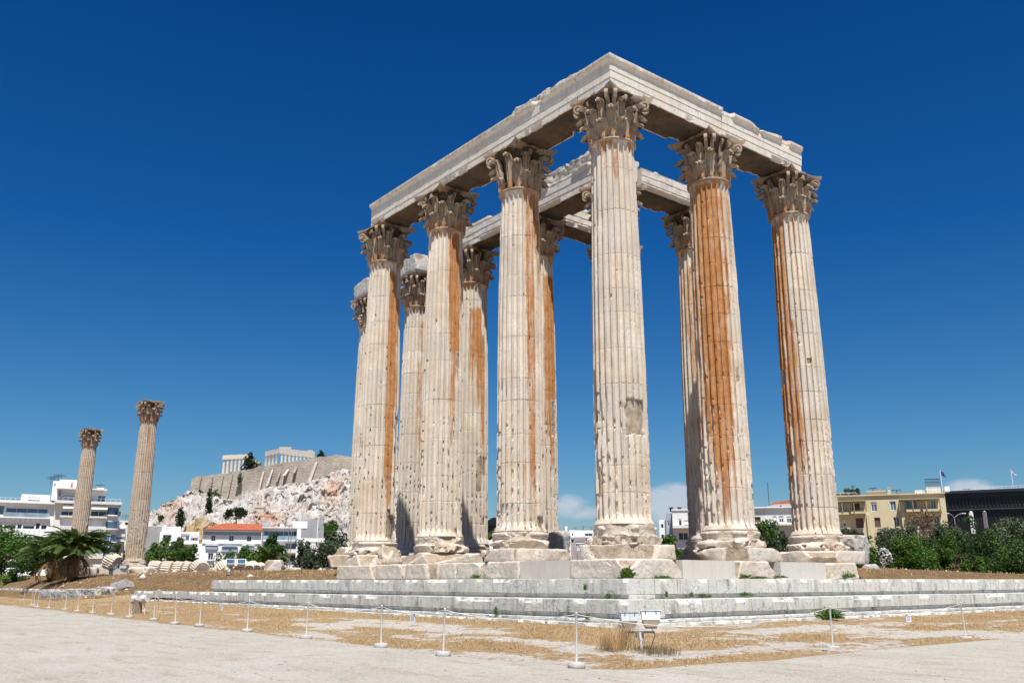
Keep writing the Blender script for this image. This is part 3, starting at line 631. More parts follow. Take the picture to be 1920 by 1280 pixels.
block('rubble_core', (-7.9, 5.6, ZAR+HAR+.35), (4.8, 1.4, .85), 52, 'rough rubble on top of the inner beam left of the corner column', 'rubble', RG, M_RUB, rd=.1, rough=.16, chops=3, res=.065)
block('masonry_block', (-22.0, 5.5, ZAR+.58), (2.2, 1.9, 1.15), 53, 'squarish cracked masonry block on top of the grey inner column', 'stone block', 'stone blocks left on column tops', M_GREYR, rd=.16, rough=.06, chops=4, res=.1)
block('masonry_block', (-27.5, 5.5, ZAR+.6), (2.1, 1.9, 1.2), 54, 'cracked masonry block on top of the farthest left inner column', 'stone block', 'stone blocks left on column tops', M_GREYR, rd=.14, rough=.06, chops=4, res=.1)

# ------------------------------------------------------------------ plinth blocks under the columns
PG = 'broken plinth blocks under the columns'
hp = ZPL-ZFL
PL = [((0, 0), 2.75, 61, 'cracked round cornered plinth block under the pale corner column', .5), ((-S, 0), 2.8, 62, 'pale plinth block under the orange striped column', .35),
      ((-2*S, 0), 2.7, 63, 'chipped plinth block under the second column from the left front end', .4), ((-3*S, 0), 2.5, 64, 'broken plinth block under the far left end column', .5),
      ((0, S), 2.75, 65, 'split rounded plinth block under the rust streaked column', .5), ((0, 2*S), 2.75, 66, 'rounded plinth block under the rightmost column', .5),
      ((-S, S), 2.6, 67, 'plinth block of the inner column behind the corner', .4), ((-2*S, S), 2.6, 68, 'plinth block of the shaded inner column', .4), ((-3*S, S), 2.6, 69, 'plinth block of the inner column under the inner beam end', .4),
      ((-4*S, S), 2.6, 70, 'plinth block of the grey inner column', .4), ((-5*S, S), 2.6, 71, 'plinth block of the farthest left inner column', .4), ((-S, 2*S), 2.6, 72, 'shaded plinth block of the inner column left of the rust streaked one', .4),
      ((-2*S, 2*S), 2.6, 73, 'plinth block of the innermost column', .4), ((-71.5, 4.95), 2.7, 74, 'pale plinth block of the nearer lone column', .2), ((-93.9, 4.8), 2.7, 75, 'plinth block of the farther lone column', .3)]
for (c, w, sd_, lb, dp) in PL:
    block('plinth_block', (c[0], c[1], ZFL+hp/2), (w, w, hp), sd_, lb, 'stone block', PG, M_BASE, rd=.06, rough=.035, chops=5, res=.06, depth=dp+.05)
# ------------------------------------------------------------------ stylobate course
SG = 'blocks of the top course below the columns'; hs_ = ZFL-ZST
def south(xa, xb, lb, sd_, new=False, dep=1.7, inset=0.0):
    x0 = ony(xa, 1066, -1.62)[0]; x1 = ony(xb, 1066, -1.62)[0]; w = abs(x1-x0)
    block('stylobate_block', ((x0+x1)/2, -1.62+inset+dep/2, ZST+hs_/2+.002), (w-.012, dep, hs_), sd_, lb, 'stone block', SG, M_NEW if new else M_BASE,
          **(dict(rd=.012, rough=.003, chops=0, res=.2) if new else dict(rd=.05, rough=.035, chops=4, res=.0365, depth=.26)))
def east(xa, xb, lb, sd_, new=False, dep=1.7, inset=0.0):
    y0 = onx(xa, 1066, 1.62)[1]; y1 = onx(xb, 1066, 1.62)[1]; w = abs(y1-y0)
    block('stylobate_block', (1.62-inset-dep/2, (y0+y1)/2, ZST+hs_/2+.002), (dep, w-.012, hs_), sd_, lb, 'stone block', SG, M_NEW if new else M_BASE,
          **(dict(rd=.012, rough=.003, chops=0, res=.2) if new else dict(rd=.05, rough=.035, chops=4, res=.0365, depth=.26)))
south(631, 704, 'worn top course block at the far left end of the steps', 81); south(704, 754, 'small chipped top course block, second from the far left end', 82)
south(755, 811, 'flat faced top course block in front of the second left column', 83); south(811, 851, 'top course block with a dark broken hollow at its foot', 84, inset=.12)
south(851, 899, 'cracked top course block left of the orange striped column', 85); south(899, 972, 'top course block with a bright split corner under the orange striped column', 86)
south(972, 1068, 'smooth new grey top course block left of the corner', 87, True, inset=.06); south(1068, 1162, 'broken top course block left of the green bush at the corner', 88)
block('stylobate_block', (.76, -.81, ZST+hs_/2+.002), (1.72, 1.62, hs_), 89, 'split top course block right at the corner, behind the green bush', 'stone block', SG, M_BASE, rd=.06, rough=.04, chops=5, res=.0365, depth=.3)
east(1203, 1281, 'pinkish broken top course block just right of the corner', 90); east(1282, 1381, 'smooth new pale top course block between the corner and the rust streaked column', 91, True, inset=.05)
east(1381, 1457, 'rounded split top course block under the rust streaked column', 92); east(1466, 1551, 'smooth new white top course block under the rightmost column', 93, True, inset=.05)
east(1551, 1612, 'rounded brown stained top course block at the right end', 94)
# loose stones around the bases
LG = 'loose broken stones by the columns'
for (px, py, D, s, sd_, lb, mt) in ((735, 1040, 42.3, (1.3, 1.0, 1.0), 101, 'pile-like split stone leaning at the foot of the far left end column', M_BASE), (722, 1050, 41.6, (.8, .7, .6), 102, 'small tan stone in front of the split stone at the far left end column', M_BASE),
        (1040, 1018, 41.5, (1.2, 1.1, 1.1), 103, 'grey boulder right of the orange striped column', M_GREYR), (640, 1052, 46.5, (1.4, 1.2, .6), 104, 'flat boulder at the very left of the top course', M_BASE), (655, 1043, 47.5, (1.6, 1.3, .9), 105, 'rounded pale boulder at the left end of the temple', M_BASE),
        (1058, 1040, 43.0, (1.0, .9, .5), 106, 'low grey stone right of the orange striped column', M_GREYR), (1300, 1045, 36.5, (1.1, .9, .6), 107, 'dark shaded stone left of the rust streaked column', M_BASE)):
    c = P(px, py, D); block('loose_stone', c, s, sd_, lb, 'stone', LG, mt, rot=sd_*.7, rd=.25, rough=.09, chops=5, res=.08, depth=.4)
c = P(1597, 1028, 45.5)
block('ruined_pier', (c[0], c[1], 3.05), (1.5, 1.4, 1.4), 108, 'grey pitted upper block of the ruined pier right of the rightmost column', 'stone block', 'grey pitted blocks right of the temple', M_GREYR, rd=.16, rough=.10, chops=4, res=.08)
block('ruined_pier', (c[0]+.25, c[1]+.25, 1.98), (1.5, 1.4, .75), 109, 'grey pitted lower block carrying the ruined pier at the right', 'stone block', 'grey pitted blocks right of the temple', M_GREYR, rd=.14, rough=.09, chops=4, res=.08)

# ------------------------------------------------------------------ stepped platform (masonry blocks with joints, one mesh per step)
def course(name, o0, o1, z0, z1, xw, yn, parent, seed, rec=None, blk=1.35, tiltx=0.0, xe=None):
    """L-shaped course of blocks: south run to x=xw, east run to y=yn; face at distance o1; optional recessed strip rec=(depth, height)"""
    V = []; F = []; A = []; rng = np.random.RandomState(seed)
    def run(kind, a, b):
        x = a
        while x < b-.3:
            w = min(rng.uniform(.75, 1.35)*blk, b-x)
            if b-x-w < .4: w = b-x
            hz = z1-z0-(rec[1] if rec else 0); dy = rng.uniform(-.008, .008)
            v, f, at = rough_block(w-.012, o1-o0, hz, rng.randint(1e6), rd=.018, rough=.010, chops=0, res=.11)
            v = v+np.array([x+w/2, -(o0+o1)/2+dy, z1-hz/2+rng.uniform(-.006, .006)])
            edge = 1.5*np.clip((fbm(v*2.0, seed+3, 4)-.54)/.05, 0, 1)*(.4+fbm(v*7, seed+4, 3))*(v[:, 2] > z1-.05)*(v[:, 1] < -o1+.08); v[:, 1] += edge*.06; v[:, 2] -= edge*.05
            parts_ = [(v, f, at)]
            if rec:
                v2, f2, a2 = rough_block(w-.008, o1-o0-rec[0], rec[1], rng.randint(1e6), rd=.012, rough=.006, chops=0, res=.2)
                parts_.append((v2+np.array([x+w/2, -(o0+o1-rec[0])/2, z0+rec[1]/2]), f2, a2))
            tone = rng.uniform(.0, 1)
            for vv, ff, aa in parts_:
                vv = vv.copy()
                if kind == 'E': vv = np.stack([-vv[:, 1], vv[:, 0], vv[:, 2]], 1)
                else: vv[:, 2] += tiltx*vv[:, 0]
                aa = aa.copy(); aa[:, 1] = tone; aa[:, 0] = .0
                F.append(ff+sum(len(q) for q in V)); V.append(vv); A.append(aa)
            x += w
    if xe is not None: run('S', xw, xe)
    else: run('S', xw, o1); run('E', -o0, yn)
    return link(name, mesh(name, np.vstack(V), np.vstack(F), 38, np.vstack(A)), M_STEP, parent)
pf = empty('temple_platform', (0, 0, 0), 'long pale stepped stone platform running round the temple corner', 'stone steps')
course('step', 1.2, 2.4, 1.07, 1.65, -30.7, 60, pf, 201, (.10, .13), tiltx=.0012)
course('step', 1.9, 3.4, .56, 1.07, -41.8, 60, pf, 202, (.10, .13), tiltx=.0028)
course('step', 1.9, 3.4, .56, 1.07, -150, None, pf, 205, (.10, .13), tiltx=.0028, xe=-48.5)
course('footing', 2.6, 3.62, .46, .555, -42.5, 60, pf, 203, None, blk=1.6, tiltx=.0028)
course('footing', 2.9, 4.0, .16, .455, -26, 60, pf, 204, None, blk=1.8, tiltx=.0028)
# ------------------------------------------------------------------ terrain
def gz(x, y):
    x = np.asarray(x, float); y = np.asarray(y, float)
    o = np.maximum(x, -y)
    p = np.stack([x*.22, y*.22, x*0+3.3], -1); nz = fbm(p, 77, 4)-.5
    out = np.interp(o, [3.3, 4.1, 6.5, 9.6, 60], [.40, .38, .20, 0.0, 0.0])
    stair = np.interp(o, [-40, -8, -3, .5, .9, 1.3, 1.7, 2.1, 2.6, 3.3], [2.3, 2.3, 2.22, 2.19, 1.66, 1.4, 1.0, .7, .5, .40])
    fill = np.interp(o, [-30, -4, .4, .95, 1.3, 1.7, 2.1, 2.6, 3.3], [2.25, 2.2, 1.80, 1.66, 1.4, 1.0, .7, .5, .40])
    mid = np.interp(o, [-30, -3, 0, 1.9, 3.2, 3.4], [2.25, 2.2, 1.95, 1.25, .92, .5])+nz*.12
    spill = np.interp(o, [-30, -3, 0, 1.9, 3.3, 5.2, 7.5, 9.6], [2.25, 2.2, 1.95, 1.35, .98, .58, .14, 0])+nz*.3*sstep(9, 6, o)
    west = np.interp(o, [-30, -3, 0, 2.6, 3.1, 3.38, 3.5, 6, 9.6], [2.25, 2.2, 1.95, 1.30, .95, .80, .36, .2, 0])+nz*.2*sstep(3.2, 1.5, o)
    ins = np.where(o < 3.3, 1.0, 0.0)
    n2 = sstep(12.5, 14.5, y)*(x > -y)            # north part of the east side has no stylobate
    fN = np.interp(o, [-14, -4, .4, .95, 1.3, 1.7, 2.1, 2.6, 3.3], [2.3, 2.25, 1.82, 1.66, 1.4, 1.0, .7, .5, .40])
    fN = np.where(o < 2.3, np.minimum(fN, np.interp(y, [12, 20, 34, 60], [2.3, 2.25, 1.85, 1.7]))+nz*.15*sstep(.8, -.5, o), fN)
    z = np.where(o < 3.3, stair, out)
    z = np.where(ins > 0, z*(1-n2)+fN*n2, z)
    a = sstep(-17.9, -19.0, x)*(o < 3.3)*(-y > x); z = z*(1-a)+fill*a
    b = sstep(-30.4, -31.4, x)*(-y > x); z = np.where(o < 3.38, z*(1-b)+mid*b, z)
    c = sstep(-41.0, -42.4, x)*(-y > x); z = z*(1-c)+spill*c
    d = sstep(-46.5, -50, x)*(-y > x); z = z*(1-d)+west*d
    far = sstep(100, 140, np.hypot(x+10, y)); z = z*(1-far)+1.2*far*((x < -60) | (y > 40))
    court = (o > 9.7); z = np.where(court, np.maximum(z, 0)*0+(far*1.2*((x < -110) | (y > 60))), z+nz*.05*sstep(9.6, 8, o)*sstep(3.4, 5, o))
    return z
def geo(a, b, n): return list(a+(b-a)*((np.exp(np.linspace(0, 5, n))-1)/(math.e**5-1)))
xs = sorted(set(list(np.arange(-100, 26, .32))+list(np.linspace(-200, -100, 60)[:-1])+[-v for v in geo(200, 4000, 30)]+geo(26, 3000, 36)))
ys = sorted(set(list(np.arange(-14, 62, .32))+geo(62, 4000, 46)+[-v for v in geo(14, 3000, 40)]))
X, Y = np.meshgrid(np.array(xs), np.array(ys)); Zg = gz(X, Y)
o_ = np.maximum(X, -Y)
strip = sstep(10.3, 9.3, o_)*sstep(3.6, 4.2, o_)
nn = fbm(np.stack([X*.30, Y*1.1, X*0], -1), 5, 5, .72); nE = fbm(np.stack([X*1.1, Y*.30, X*0], -1), 6, 5, .72); nn = np.where(X > -Y, nE, nn)
gr_s = sstep(-16, 1, X)*.30
grav = np.clip(.41+(nn-.5)*4.2+np.where(X > -Y, .08, 0)-.62*sstep(-4, -20, X)*(X < -Y)-sstep(6.3, 4.8, o_)*.55-np.exp(-((o_-8.9)/.7)**2)*.45*(1-sstep(2, 8, Y)), 0, 1)
grav = np.where(o_ < 3.6, .0, grav)
earthm = np.where(o_ < 3.5, 1.0, np.where(X < -42, sstep(7, 5.2, o_), 0))
earthm = np.maximum(earthm, np.where(X < -18, sstep(6.5, 5.2, o_)*.35, 0))
at = np.stack([strip.ravel(), grav.ravel(), earthm.ravel()], 1)
g = link('ground', mesh('ground', np.stack([X.ravel(), Y.ravel(), Zg.ravel()], 1), grid_faces(len(xs), len(ys)), 180, at), M_EARTH); setting(g, 'brown earth and dry grass ground around the temple', 'ground')
# gravel court with an uneven edge
def court():
    V = []; F = []
    t = np.concatenate([np.arange(-170, 9.5, .25)]); edge = []
    for x in t: edge.append((x, -(9.75+.5*(float(fbm(np.array([[x*.4, 0, 9]]), 4, 4)[0])-.5)*2-.3*sstep(-20, -40, x)), 0))
    y = np.arange(-9.2, 70, .25); e2 = [(8.95+.6*(float(fbm(np.array([[3, q*.4, 9]]), 4, 4)[0])-.5)*2, q, 0) for q in y]
    pts = np.array([p for p in edge if p[0] < 8.6]+e2); n = len(pts)
    lev = [0, .5, 1.5, 3, 6, 10, 16, 30, 90]
    for L in lev:
        for k, p in enumerate(pts):
            if k < len(pts)-len(e2): d = np.array([min(1.0, max(0, (p[0]+6)/14.0)), -1.0])
            else: d = np.array([1.0, -min(1.0, max(0, (6-p[1])/14.0))])
            V.append((p[0]+d[0]*L, p[1]+d[1]*L, .018 if L else .002))
    return mesh('gravel_court', np.array(V), grid_faces(n, len(lev))[:, ::-1], 180)
gc = link('gravel_court', court(), M_GRAVEL); setting(gc, 'pale trodden gravel court in the foreground', 'gravel')

# dry grass, loose stones
def scatter_pts(n, rng, f):
    out = []
    while sum(len(a) for a in out) < n:
        a = f(rng, n); out.append(a)
    return np.vstack(out)[:n]
def in_frame(x, y, z):
    d = np.stack([x, y, z], -1)-CAM; w = d @ FW; px = 960+FPX*(d @ RT)/np.maximum(w, .1); py = 640-FPX*(d @ UP)/np.maximum(w, .1)
    return (w > 1) & (px > -80) & (px < 2000) & (py < 1320)
def blades(name, P_, H, seed, wid=.012, lean=.5, per=5):
    rng = np.random.RandomState(seed); n = len(P_)*per
    b = np.repeat(P_, per, 0)+np.stack([rng.normal(0, .05, n), rng.normal(0, .05, n), np.zeros(n)], 1); h = np.repeat(H, per)*rng.uniform(.5, 1.2, n)
    a = rng.uniform(0, 2*math.pi, n); l = rng.uniform(.1, lean, n); dx = np.stack([np.cos(a), np.sin(a)], 1); w = wid*rng.uniform(.7, 1.5, n)
    px = np.stack([-dx[:, 1], dx[:, 0]], 1)
    v0 = b.copy(); v0[:, :2] -= px*w[:, None]/2; v1 = b.copy(); v1[:, :2] += px*w[:, None]/2
    m = b.copy(); m[:, :2] += dx*(l*h*.45)[:, None]; m[:, 2] += h*.62
    v2 = m.copy(); v2[:, :2] += px*w[:, None]*.35; v3 = m.copy(); v3[:, :2] -= px*w[:, None]*.35
    t = b.copy(); t[:, :2] += dx*(l*h*1.2)[:, None]; t[:, 2] += h*(1-.35*l)
    v4 = t.copy(); v4[:, :2] += px*w[:, None]*.1; v5 = t-0; v5[:, :2] -= px*w[:, None]*.1
    V = np.stack([v0, v1, v2, v3, v4, v5], 1).reshape(-1, 3); k = np.arange(n)[:, None]*6
    F = np.vstack([k+np.array([[0, 1, 2, 3]]), k+np.array([[3, 2, 4, 5]])])
    tone = np.repeat(np.clip(np.repeat(vnoise(P_*.6, seed), per)*.6+rng.uniform(0, .4, n), 0, 1), 6)
    return mesh(name, V, F, None, np.stack([tone, np.repeat(rng.uniform(0, 1, n), 6), tone*0], 1))
def fS(rng, n):
    x = rng.uniform(-75, 9, n); y = rng.uniform(-9.9, -3.9, n); q = fbm(np.stack([x*.30, y*1.1, x*0], -1), 5, 5, .72)
    e = np.exp(-((-y-9.0)/.8)**2); keep = (rng.uniform(0, 1, n) < np.clip((.50-q)*11+e*.4+.5*np.exp(-((-y-4.8)/.7)**2)+sstep(-8, -25, x)*.8-.1, 0.02, 1)*np.interp(x, [-75, -20, 9], [.25, .6, 1])) & (np.maximum(x, -y) == -y)
    x, y = x[keep], y[keep]; return np.stack([x, y, gz(x, y)], 1)
def fE(rng, n):
    y = rng.uniform(-9, 45, n); x = rng.uniform(3.9, 9.2, n); q = fbm(np.stack([x*1.1, y*.30, x*0], -1), 6, 5, .72)
    keep = (rng.uniform(0, 1, n) < np.clip((.50-q)*11+.5*np.exp(-((x-4.8)/.6)**2)+.4*np.exp(-((x-8.5)/.5)**2)*(y < 3)-.05, 0.02, 1)) & (x > -y)
    x, y = x[keep], y[keep]; return np.stack([x, y, gz(x, y)], 1)
def fM(rng, n):
    x = rng.uniform(-75, -18, n); y = rng.uniform(-7, 14, n); o = np.maximum(x, -y); keep = (o < 2.2) | ((x < -31) & (o < 3.0)) | ((x < -42) & (x > -48))
    x, y = x[keep], y[keep]; return np.stack([x, y, gz(x, y)], 1)
def fN(rng, n):
    y = rng.uniform(12.5, 60, n); x = rng.uniform(-25, 2.3, n); return np.stack([x, y, gz(x, y)], 1)
rng = np.random.RandomState(9)
gp = np.vstack([scatter_pts(9000, rng, fS), scatter_pts(5000, rng, fE)])
dg = link('dry_grass', blades('dry_grass', gp, rng.uniform(.03, .10, len(gp)), 3, .010, .8, 4), L_STRAW); setting(dg, 'short dry straw coloured grass between the barrier and the steps', 'dry grass', 'stuff')
gp = np.vstack([scatter_pts(7000, rng, fM), scatter_pts(4000, rng, fN)])
dg2 = link('mound_grass', blades('mound_grass', gp, rng.uniform(.05, .16, len(gp)), 4, .018, .7, 4), L_STRAW); setting(dg2, 'thin dry grass on the brown mounds behind the steps', 'dry grass', 'stuff')
def pebbles(name, pts, size, seed, mat):
    ico = np.array([(0, 0, 1), (.9, 0, .3), (.28, .85, .3), (-.72, .53, .3), (-.72, -.53, .3), (.28, -.85, .3), (0, 0, -.5)])
    fc = np.array([(0, 1, 2), (0, 2, 3), (0, 3, 4), (0, 4, 5), (0, 5, 1), (6, 2, 1), (6, 3, 2), (6, 4, 3), (6, 5, 4), (6, 1, 5)])
    rng = np.random.RandomState(seed); n = len(pts); a = rng.uniform(0, 6.28, n); s = size[:, None, None]*rng.uniform(.6, 1.4, (n, 1, 3))
    v = ico[None]*s*(1+rng.uniform(-.2, .2, (n, 7, 1))); c, q = np.cos(a)[:, None], np.sin(a)[:, None]
    v = np.stack([v[..., 0]*c-v[..., 1]*q, v[..., 0]*q+v[..., 1]*c, v[..., 2]*.7], -1)+pts[:, None, :]
    f = (fc[None]+np.arange(n)[:, None, None]*7).reshape(-1, 3); t = np.repeat(rng.uniform(0, 1, n), 7)
    return link(name, mesh(name, v.reshape(-1, 3), f, None, np.stack([t*0, t, t*0], 1)), mat)
def fP(rng, n):
    x = rng.uniform(-60, 12, n); y = rng.uniform(-16, 40, n); o = np.maximum(x, -y); keep = (o > 4.0) & (o < 14) & in_frame(x, y, x*0); x, y = x[keep], y[keep]; return np.stack([x, y, gz(x, y)+.005], 1)
def fQ(rng, n):
    d = rng.uniform(0, 1, n)**1.6*9+3.0; a = rng.uniform(-.62, .62, n)+YAW; x = CAM[0]+np.cos(a)*d*1.6; y = CAM[1]+np.sin(a)*d*1.6; keep = np.maximum(x, -y) > 9.3; x, y = x[keep], y[keep]; return np.stack([x, y, x*0+.02], 1)
ps_ = np.vstack([scatter_pts(2600, rng, fP), scatter_pts(2600, rng, fQ)])
sz = np.concatenate([rng.gamma(2.0, .009, 2600), rng.gamma(2.0, .0045, 2600)])
setting(pebbles('pebbles', ps_, sz, 8, M_GREYR), 'small loose pale stones strewn over ground and gravel', 'pebbles', 'stuff')
mp_ = np.vstack([scatter_pts(160, rng, fM), scatter_pts(160, rng, fN)]); setting(pebbles('mound_stones', mp_, rng.gamma(2.0, .055, 320), 12, M_BASE), 'pale stone fragments scattered on the brown mounds', 'stones', 'stuff')
# ------------------------------------------------------------------ rope barrier
def gpt(px, py, z=None):
    p = onz(px, py, .02); return np.array([p[0], p[1], 0.02 if z is None else z])
BG = 'white posts of the rope barrier'
posts = [((2040, 1180), 'white barrier post beyond the right edge'), ((1811, 1198), 'leaning white barrier post nearest the right edge'), ((1562, 1217), 'white barrier post in front of the green weed on the right'),
 ((1081, 1250), 'nearest white barrier post, just left of the twin floodlight'), ((831, 1228), 'white barrier post below the second left column, right of the small rope sign'), ((714, 1212), 'white barrier post just left of the small rope sign in the middle'),
 ((574, 1196), 'white barrier post midway between the two left rope signs'), ((463, 1183), 'white barrier post right of the small sign hanging far left'), ((374, 1173), 'leaning white barrier post under the end of the upper step'),
 ((328, 1169), 'white barrier post between the stump floodlight and the upper step end'), ((288, 1162), 'white barrier post just right of the stump floodlight'), ((242, 1157), 'white barrier post standing against the stump floodlight'),
 ((208, 1152), 'white barrier post in front of the tilted marble slab'), ((173, 1149), 'white barrier post at the right end of the ruined wall blocks'), ((145, 1146), 'white barrier post in the middle of the ruined wall blocks'),
 ((122, 1143), 'white barrier post at the left block of the ruined wall'), ((91, 1140), 'white barrier post at the left end of the ruined wall'), ((70, 1138), 'white barrier post closest right of the tight cluster on the left'),
 ((63, 1135.4), 'right one of two close set thin barrier posts on the left'), ((58.5, 1135), 'left one of two close set thin barrier posts on the left')]
far_posts = [((44, 1129.6), 'lone low barrier post on the gravel at the far left'), ((55, 1119), 'far barrier post behind the tight cluster on the left'), ((34.5, 1119), 'second post from the left edge in the far row of barrier posts'),
 ((17.5, 1118), 'far barrier post close to the left edge'), ((5, 1117.4), 'far barrier post at the left edge of the picture')]
def post(i, px, py, label, group):
    rng = random.Random(300+i); c = gpt(px, py, .02); t = empty('barrier_post', c, label, 'post', group, (R(rng.uniform(-1.6, 1.6)), R(rng.uniform(-1.6, 1.6)), rng.uniform(0, 6)))
    MB().lathe([(.022, .08), (.022, .965), (.026, .97), (.026, .985), (.012, .995)], 12).build('pole', M_POST, t, 40)
    MB().lathe([(.150, -.03), (.172, .0), (.170, .06), (.155, .085), (.03, .09)], 20).build('foot', M_CONC, t, 40)
    return t, c
pts_ = [post(i, *p, lb, BG) for i, (p, lb) in enumerate(posts)]
fpts = [post(40+i, *p, lb, BG) for i, (p, lb) in enumerate(far_posts)]
bpy.context.view_layer.update()
ropes = ['rope beyond the right edge', 'white rope sagging between the two posts on the right, a small sign on it', 'long white rope running behind the twin floodlight', 'white rope left of the nearest post', 'white rope carrying the small sign in the middle',
 'white rope left of the post beside the middle sign', 'white rope between two posts in front of the lower step', 'white rope carrying the small sign on the left', 'short white rope under the upper step end', 'white rope right of the stump floodlight', 'white rope across the stump floodlight',
 'white rope just left of the stump floodlight', 'white rope below the tilted marble slab', 'rope at the right end of the ruined wall', 'rope in front of the ruined wall blocks', 'rope at the left part of the ruined wall', 'rope at the left end of the ruined wall', 'shortest rope right of the tight post cluster', 'tiny rope between the close set posts']
def top(t, z=.95): return np.array(t.matrix_world @ Vector((0, 0, z)))
rope_mid = {}
for i in range(1, 18):
    a, b = top(pts_[i][0]), top(pts_[i+1][0]); L = np.linalg.norm(a-b); sag = .035*L+(.05 if i in (2,) else 0); n = 14
    pp = [a+(b-a)*k/n-np.array([0, 0, sag*4*(k/n)*(1-k/n)]) for k in range(n+1)]
    tag(MB().tube(pp, .0085, 6).build('barrier_rope', M_ROPE, None, 60), ropes[i], 'rope', 'ropes of the barrier'); rope_mid[i] = pp
for i in range(len(fpts)-1):
    if i == 0: continue
    a, b = top(fpts[i][0]), top(fpts[i+1][0]); pp = [a+(b-a)*k/8-np.array([0, 0, .3*(k/8)*(1-k/8)]) for k in range(9)]
    tag(MB().tube(pp, .009, 5).build('barrier_rope', M_ROPE, None, 60), ['', 'far rope behind the tight post cluster', 'far rope near the left edge', 'far rope at the left edge of the picture'][i], 'rope', 'ropes of the barrier')
def sign(p, label, rz):
    t = empty('rope_sign', p, label, 'sign', 'small notices hung on the rope', (0, 0, rz))
    MB().box(-.085, -.005, -.20, .085, .005, -.01).build('board', M_FRAME, t)
    m = MB()
    for k, (x, z, w) in enumerate(((-.06, -.05, .12), (-.06, -.085, .09), (-.05, -.12, .10), (-.05, -.15, .07))):
        x0 = x
        while x0 < x+w-.01:
            m.box(x0, -.0085, z-.012, x0+.018, -.0055, z+.008); x0 += .026
    m.build('lettering', M_GREYW, t)
    MB().tube([(-.05, 0, -.01), (-.05, 0, .03)], .003, 5).tube([(.05, 0, -.01), (.05, 0, .03)], .003, 5).build('hanger', M_CABLE, t); return t
def rope_at(i, px):
    best = None
    for k in range(len(rope_mid[i])-1):
        for s in np.linspace(0, 1, 12):
            q = rope_mid[i][k]*(1-s)+rope_mid[i][k+1]*s; d = q-CAM; x = 960+FPX*(d @ RT)/(d @ FW)
            if best is None or abs(x-px) < best[0]: best = (abs(x-px), q)
    return best[1]
sign(rope_at(4, 774), 'small white notice hanging on the rope in the middle of the photo', R(10)); sign(rope_at(1, 1702), 'small white notice hanging on the rope at the right', R(75)); sign(rope_at(7, 416), 'small white notice hanging on the rope at the left', R(5))

# ------------------------------------------------------------------ floodlights
def lamp_head(t, x, tilt, yaw, s=1.0):
    M = Matrix.Translation((x, 0, .66)) @ Matrix.Rotation(yaw, 4, 'Z') @ Matrix.Rotation(tilt, 4, 'X') @ Matrix.Scale(s, 4)
    m = MB()
    def fr(z0, z1, a0, b0, a1, b1):
        v = [(sx*a, sy*b, z) for z, a, b in ((z0, a0, b0), (z1, a1, b1)) for sx, sy in ((-1, -1), (1, -1), (1, 1), (-1, 1))]
        v = [tuple(M @ Vector(p)) for p in v]; m.add(v, [(3, 2, 1, 0), (4, 5, 6, 7), (0, 1, 5, 4), (1, 2, 6, 5), (2, 3, 7, 6), (3, 0, 4, 7)])
    fr(-.08, .12, .20, .15, .215, .16); fr(.123, .138, .235, .18, .235, .18)
    for k in range(4): fr(.0-.06, .10, .004, .166, .004, .166)
    h = m.build('lamp_housing', M_LAMPW, t, 30)
    m2 = MB(); m, mm = m2, m
    def fr2(z0, z1, a0, b0, a1, b1):
        v = [(sx*a, sy*b, z) for z, a, b in ((z0, a0, b0), (z1, a1, b1)) for sx, sy in ((-1, -1), (1, -1), (1, 1), (-1, 1))]
        v = [tuple(M @ Vector(p)) for p in v]; m2.add(v, [(3, 2, 1, 0), (4, 5, 6, 7), (0, 1, 5, 4), (1, 2, 6, 5), (2, 3, 7, 6), (3, 0, 4, 7)])
    fr2(-.22, -.083, .13, .10, .19, .14); m2.build('gear_box', M_LAMPB, t, 30)
    m3 = MB(); v = [tuple(M @ Vector(p)) for p in ((-.2, -.15, .1405), (.2, -.15, .1405), (.2, .15, .1405), (-.2, .15, .1405))]; m3.add(v, [(0, 1, 2, 3)]); m3.build('lens', M_GLASS, t)
    m4 = MB()
    for s_ in (-1, 1):
        for q in (-.12, .12):
            vv = M @ Vector((q, s_*.165, .09)); m4.box(vv[0]-.012, vv[1]-.012, vv[2]-.03, vv[0]+.012, vv[1]+.012, vv[2]+.04)
    m4.build('clamp', M_METAL, t)
def gzp(p): return np.array([p[0], p[1], float(gz(np.array([p[0]]), np.array([p[1]]))[0])])
c = gzp(onz(1201, 1224, .08)); f1 = empty('floodlight_pair', c, 'pair of white floodlight boxes on a short white post in front of the temple corner', 'floodlight', 'floodlights', (0, 0, YAW-R(90)))
lamp_head(f1, -.23, R(-4), R(3), .9); lamp_head(f1, .25, R(-14), R(-6), .95)
MB().tube([(.03, 0, -.05), (.0, 0, .36)], .030, 10).build('post', M_FRAME, f1, 40); MB().box(-.30, -.02, .345, .32, .02, .385).build('crossbar', M_METAL, f1)
MB().box(-.09, .03, .18, .09, .13, .37).build('junction_box', M_CONC, f1); MB().tube([(-.2, 0, .44), (-.26, -.03, .28), (-.31, 0, .12), (-.28, .05, .0)], .008, 6).build('cable', M_CABLE, f1); MB().tube([(.26, 0, .44), (.33, -.03, .30), (.27, -.02, .16), (.22, .03, .0)], .008, 6).build('cable', M_CABLE, f1)
c = gzp(onz(258, 1152, .03)); f2 = empty('floodlight_pair', c, 'pair of floodlights tilted on a wooden stump by the left barrier', 'floodlight', 'floodlights', (0, 0, YAW-R(100)))
lamp_head(f2, -.20, R(-42), R(-28), 1.0); lamp_head(f2, .26, R(-46), R(-28), 1.0)
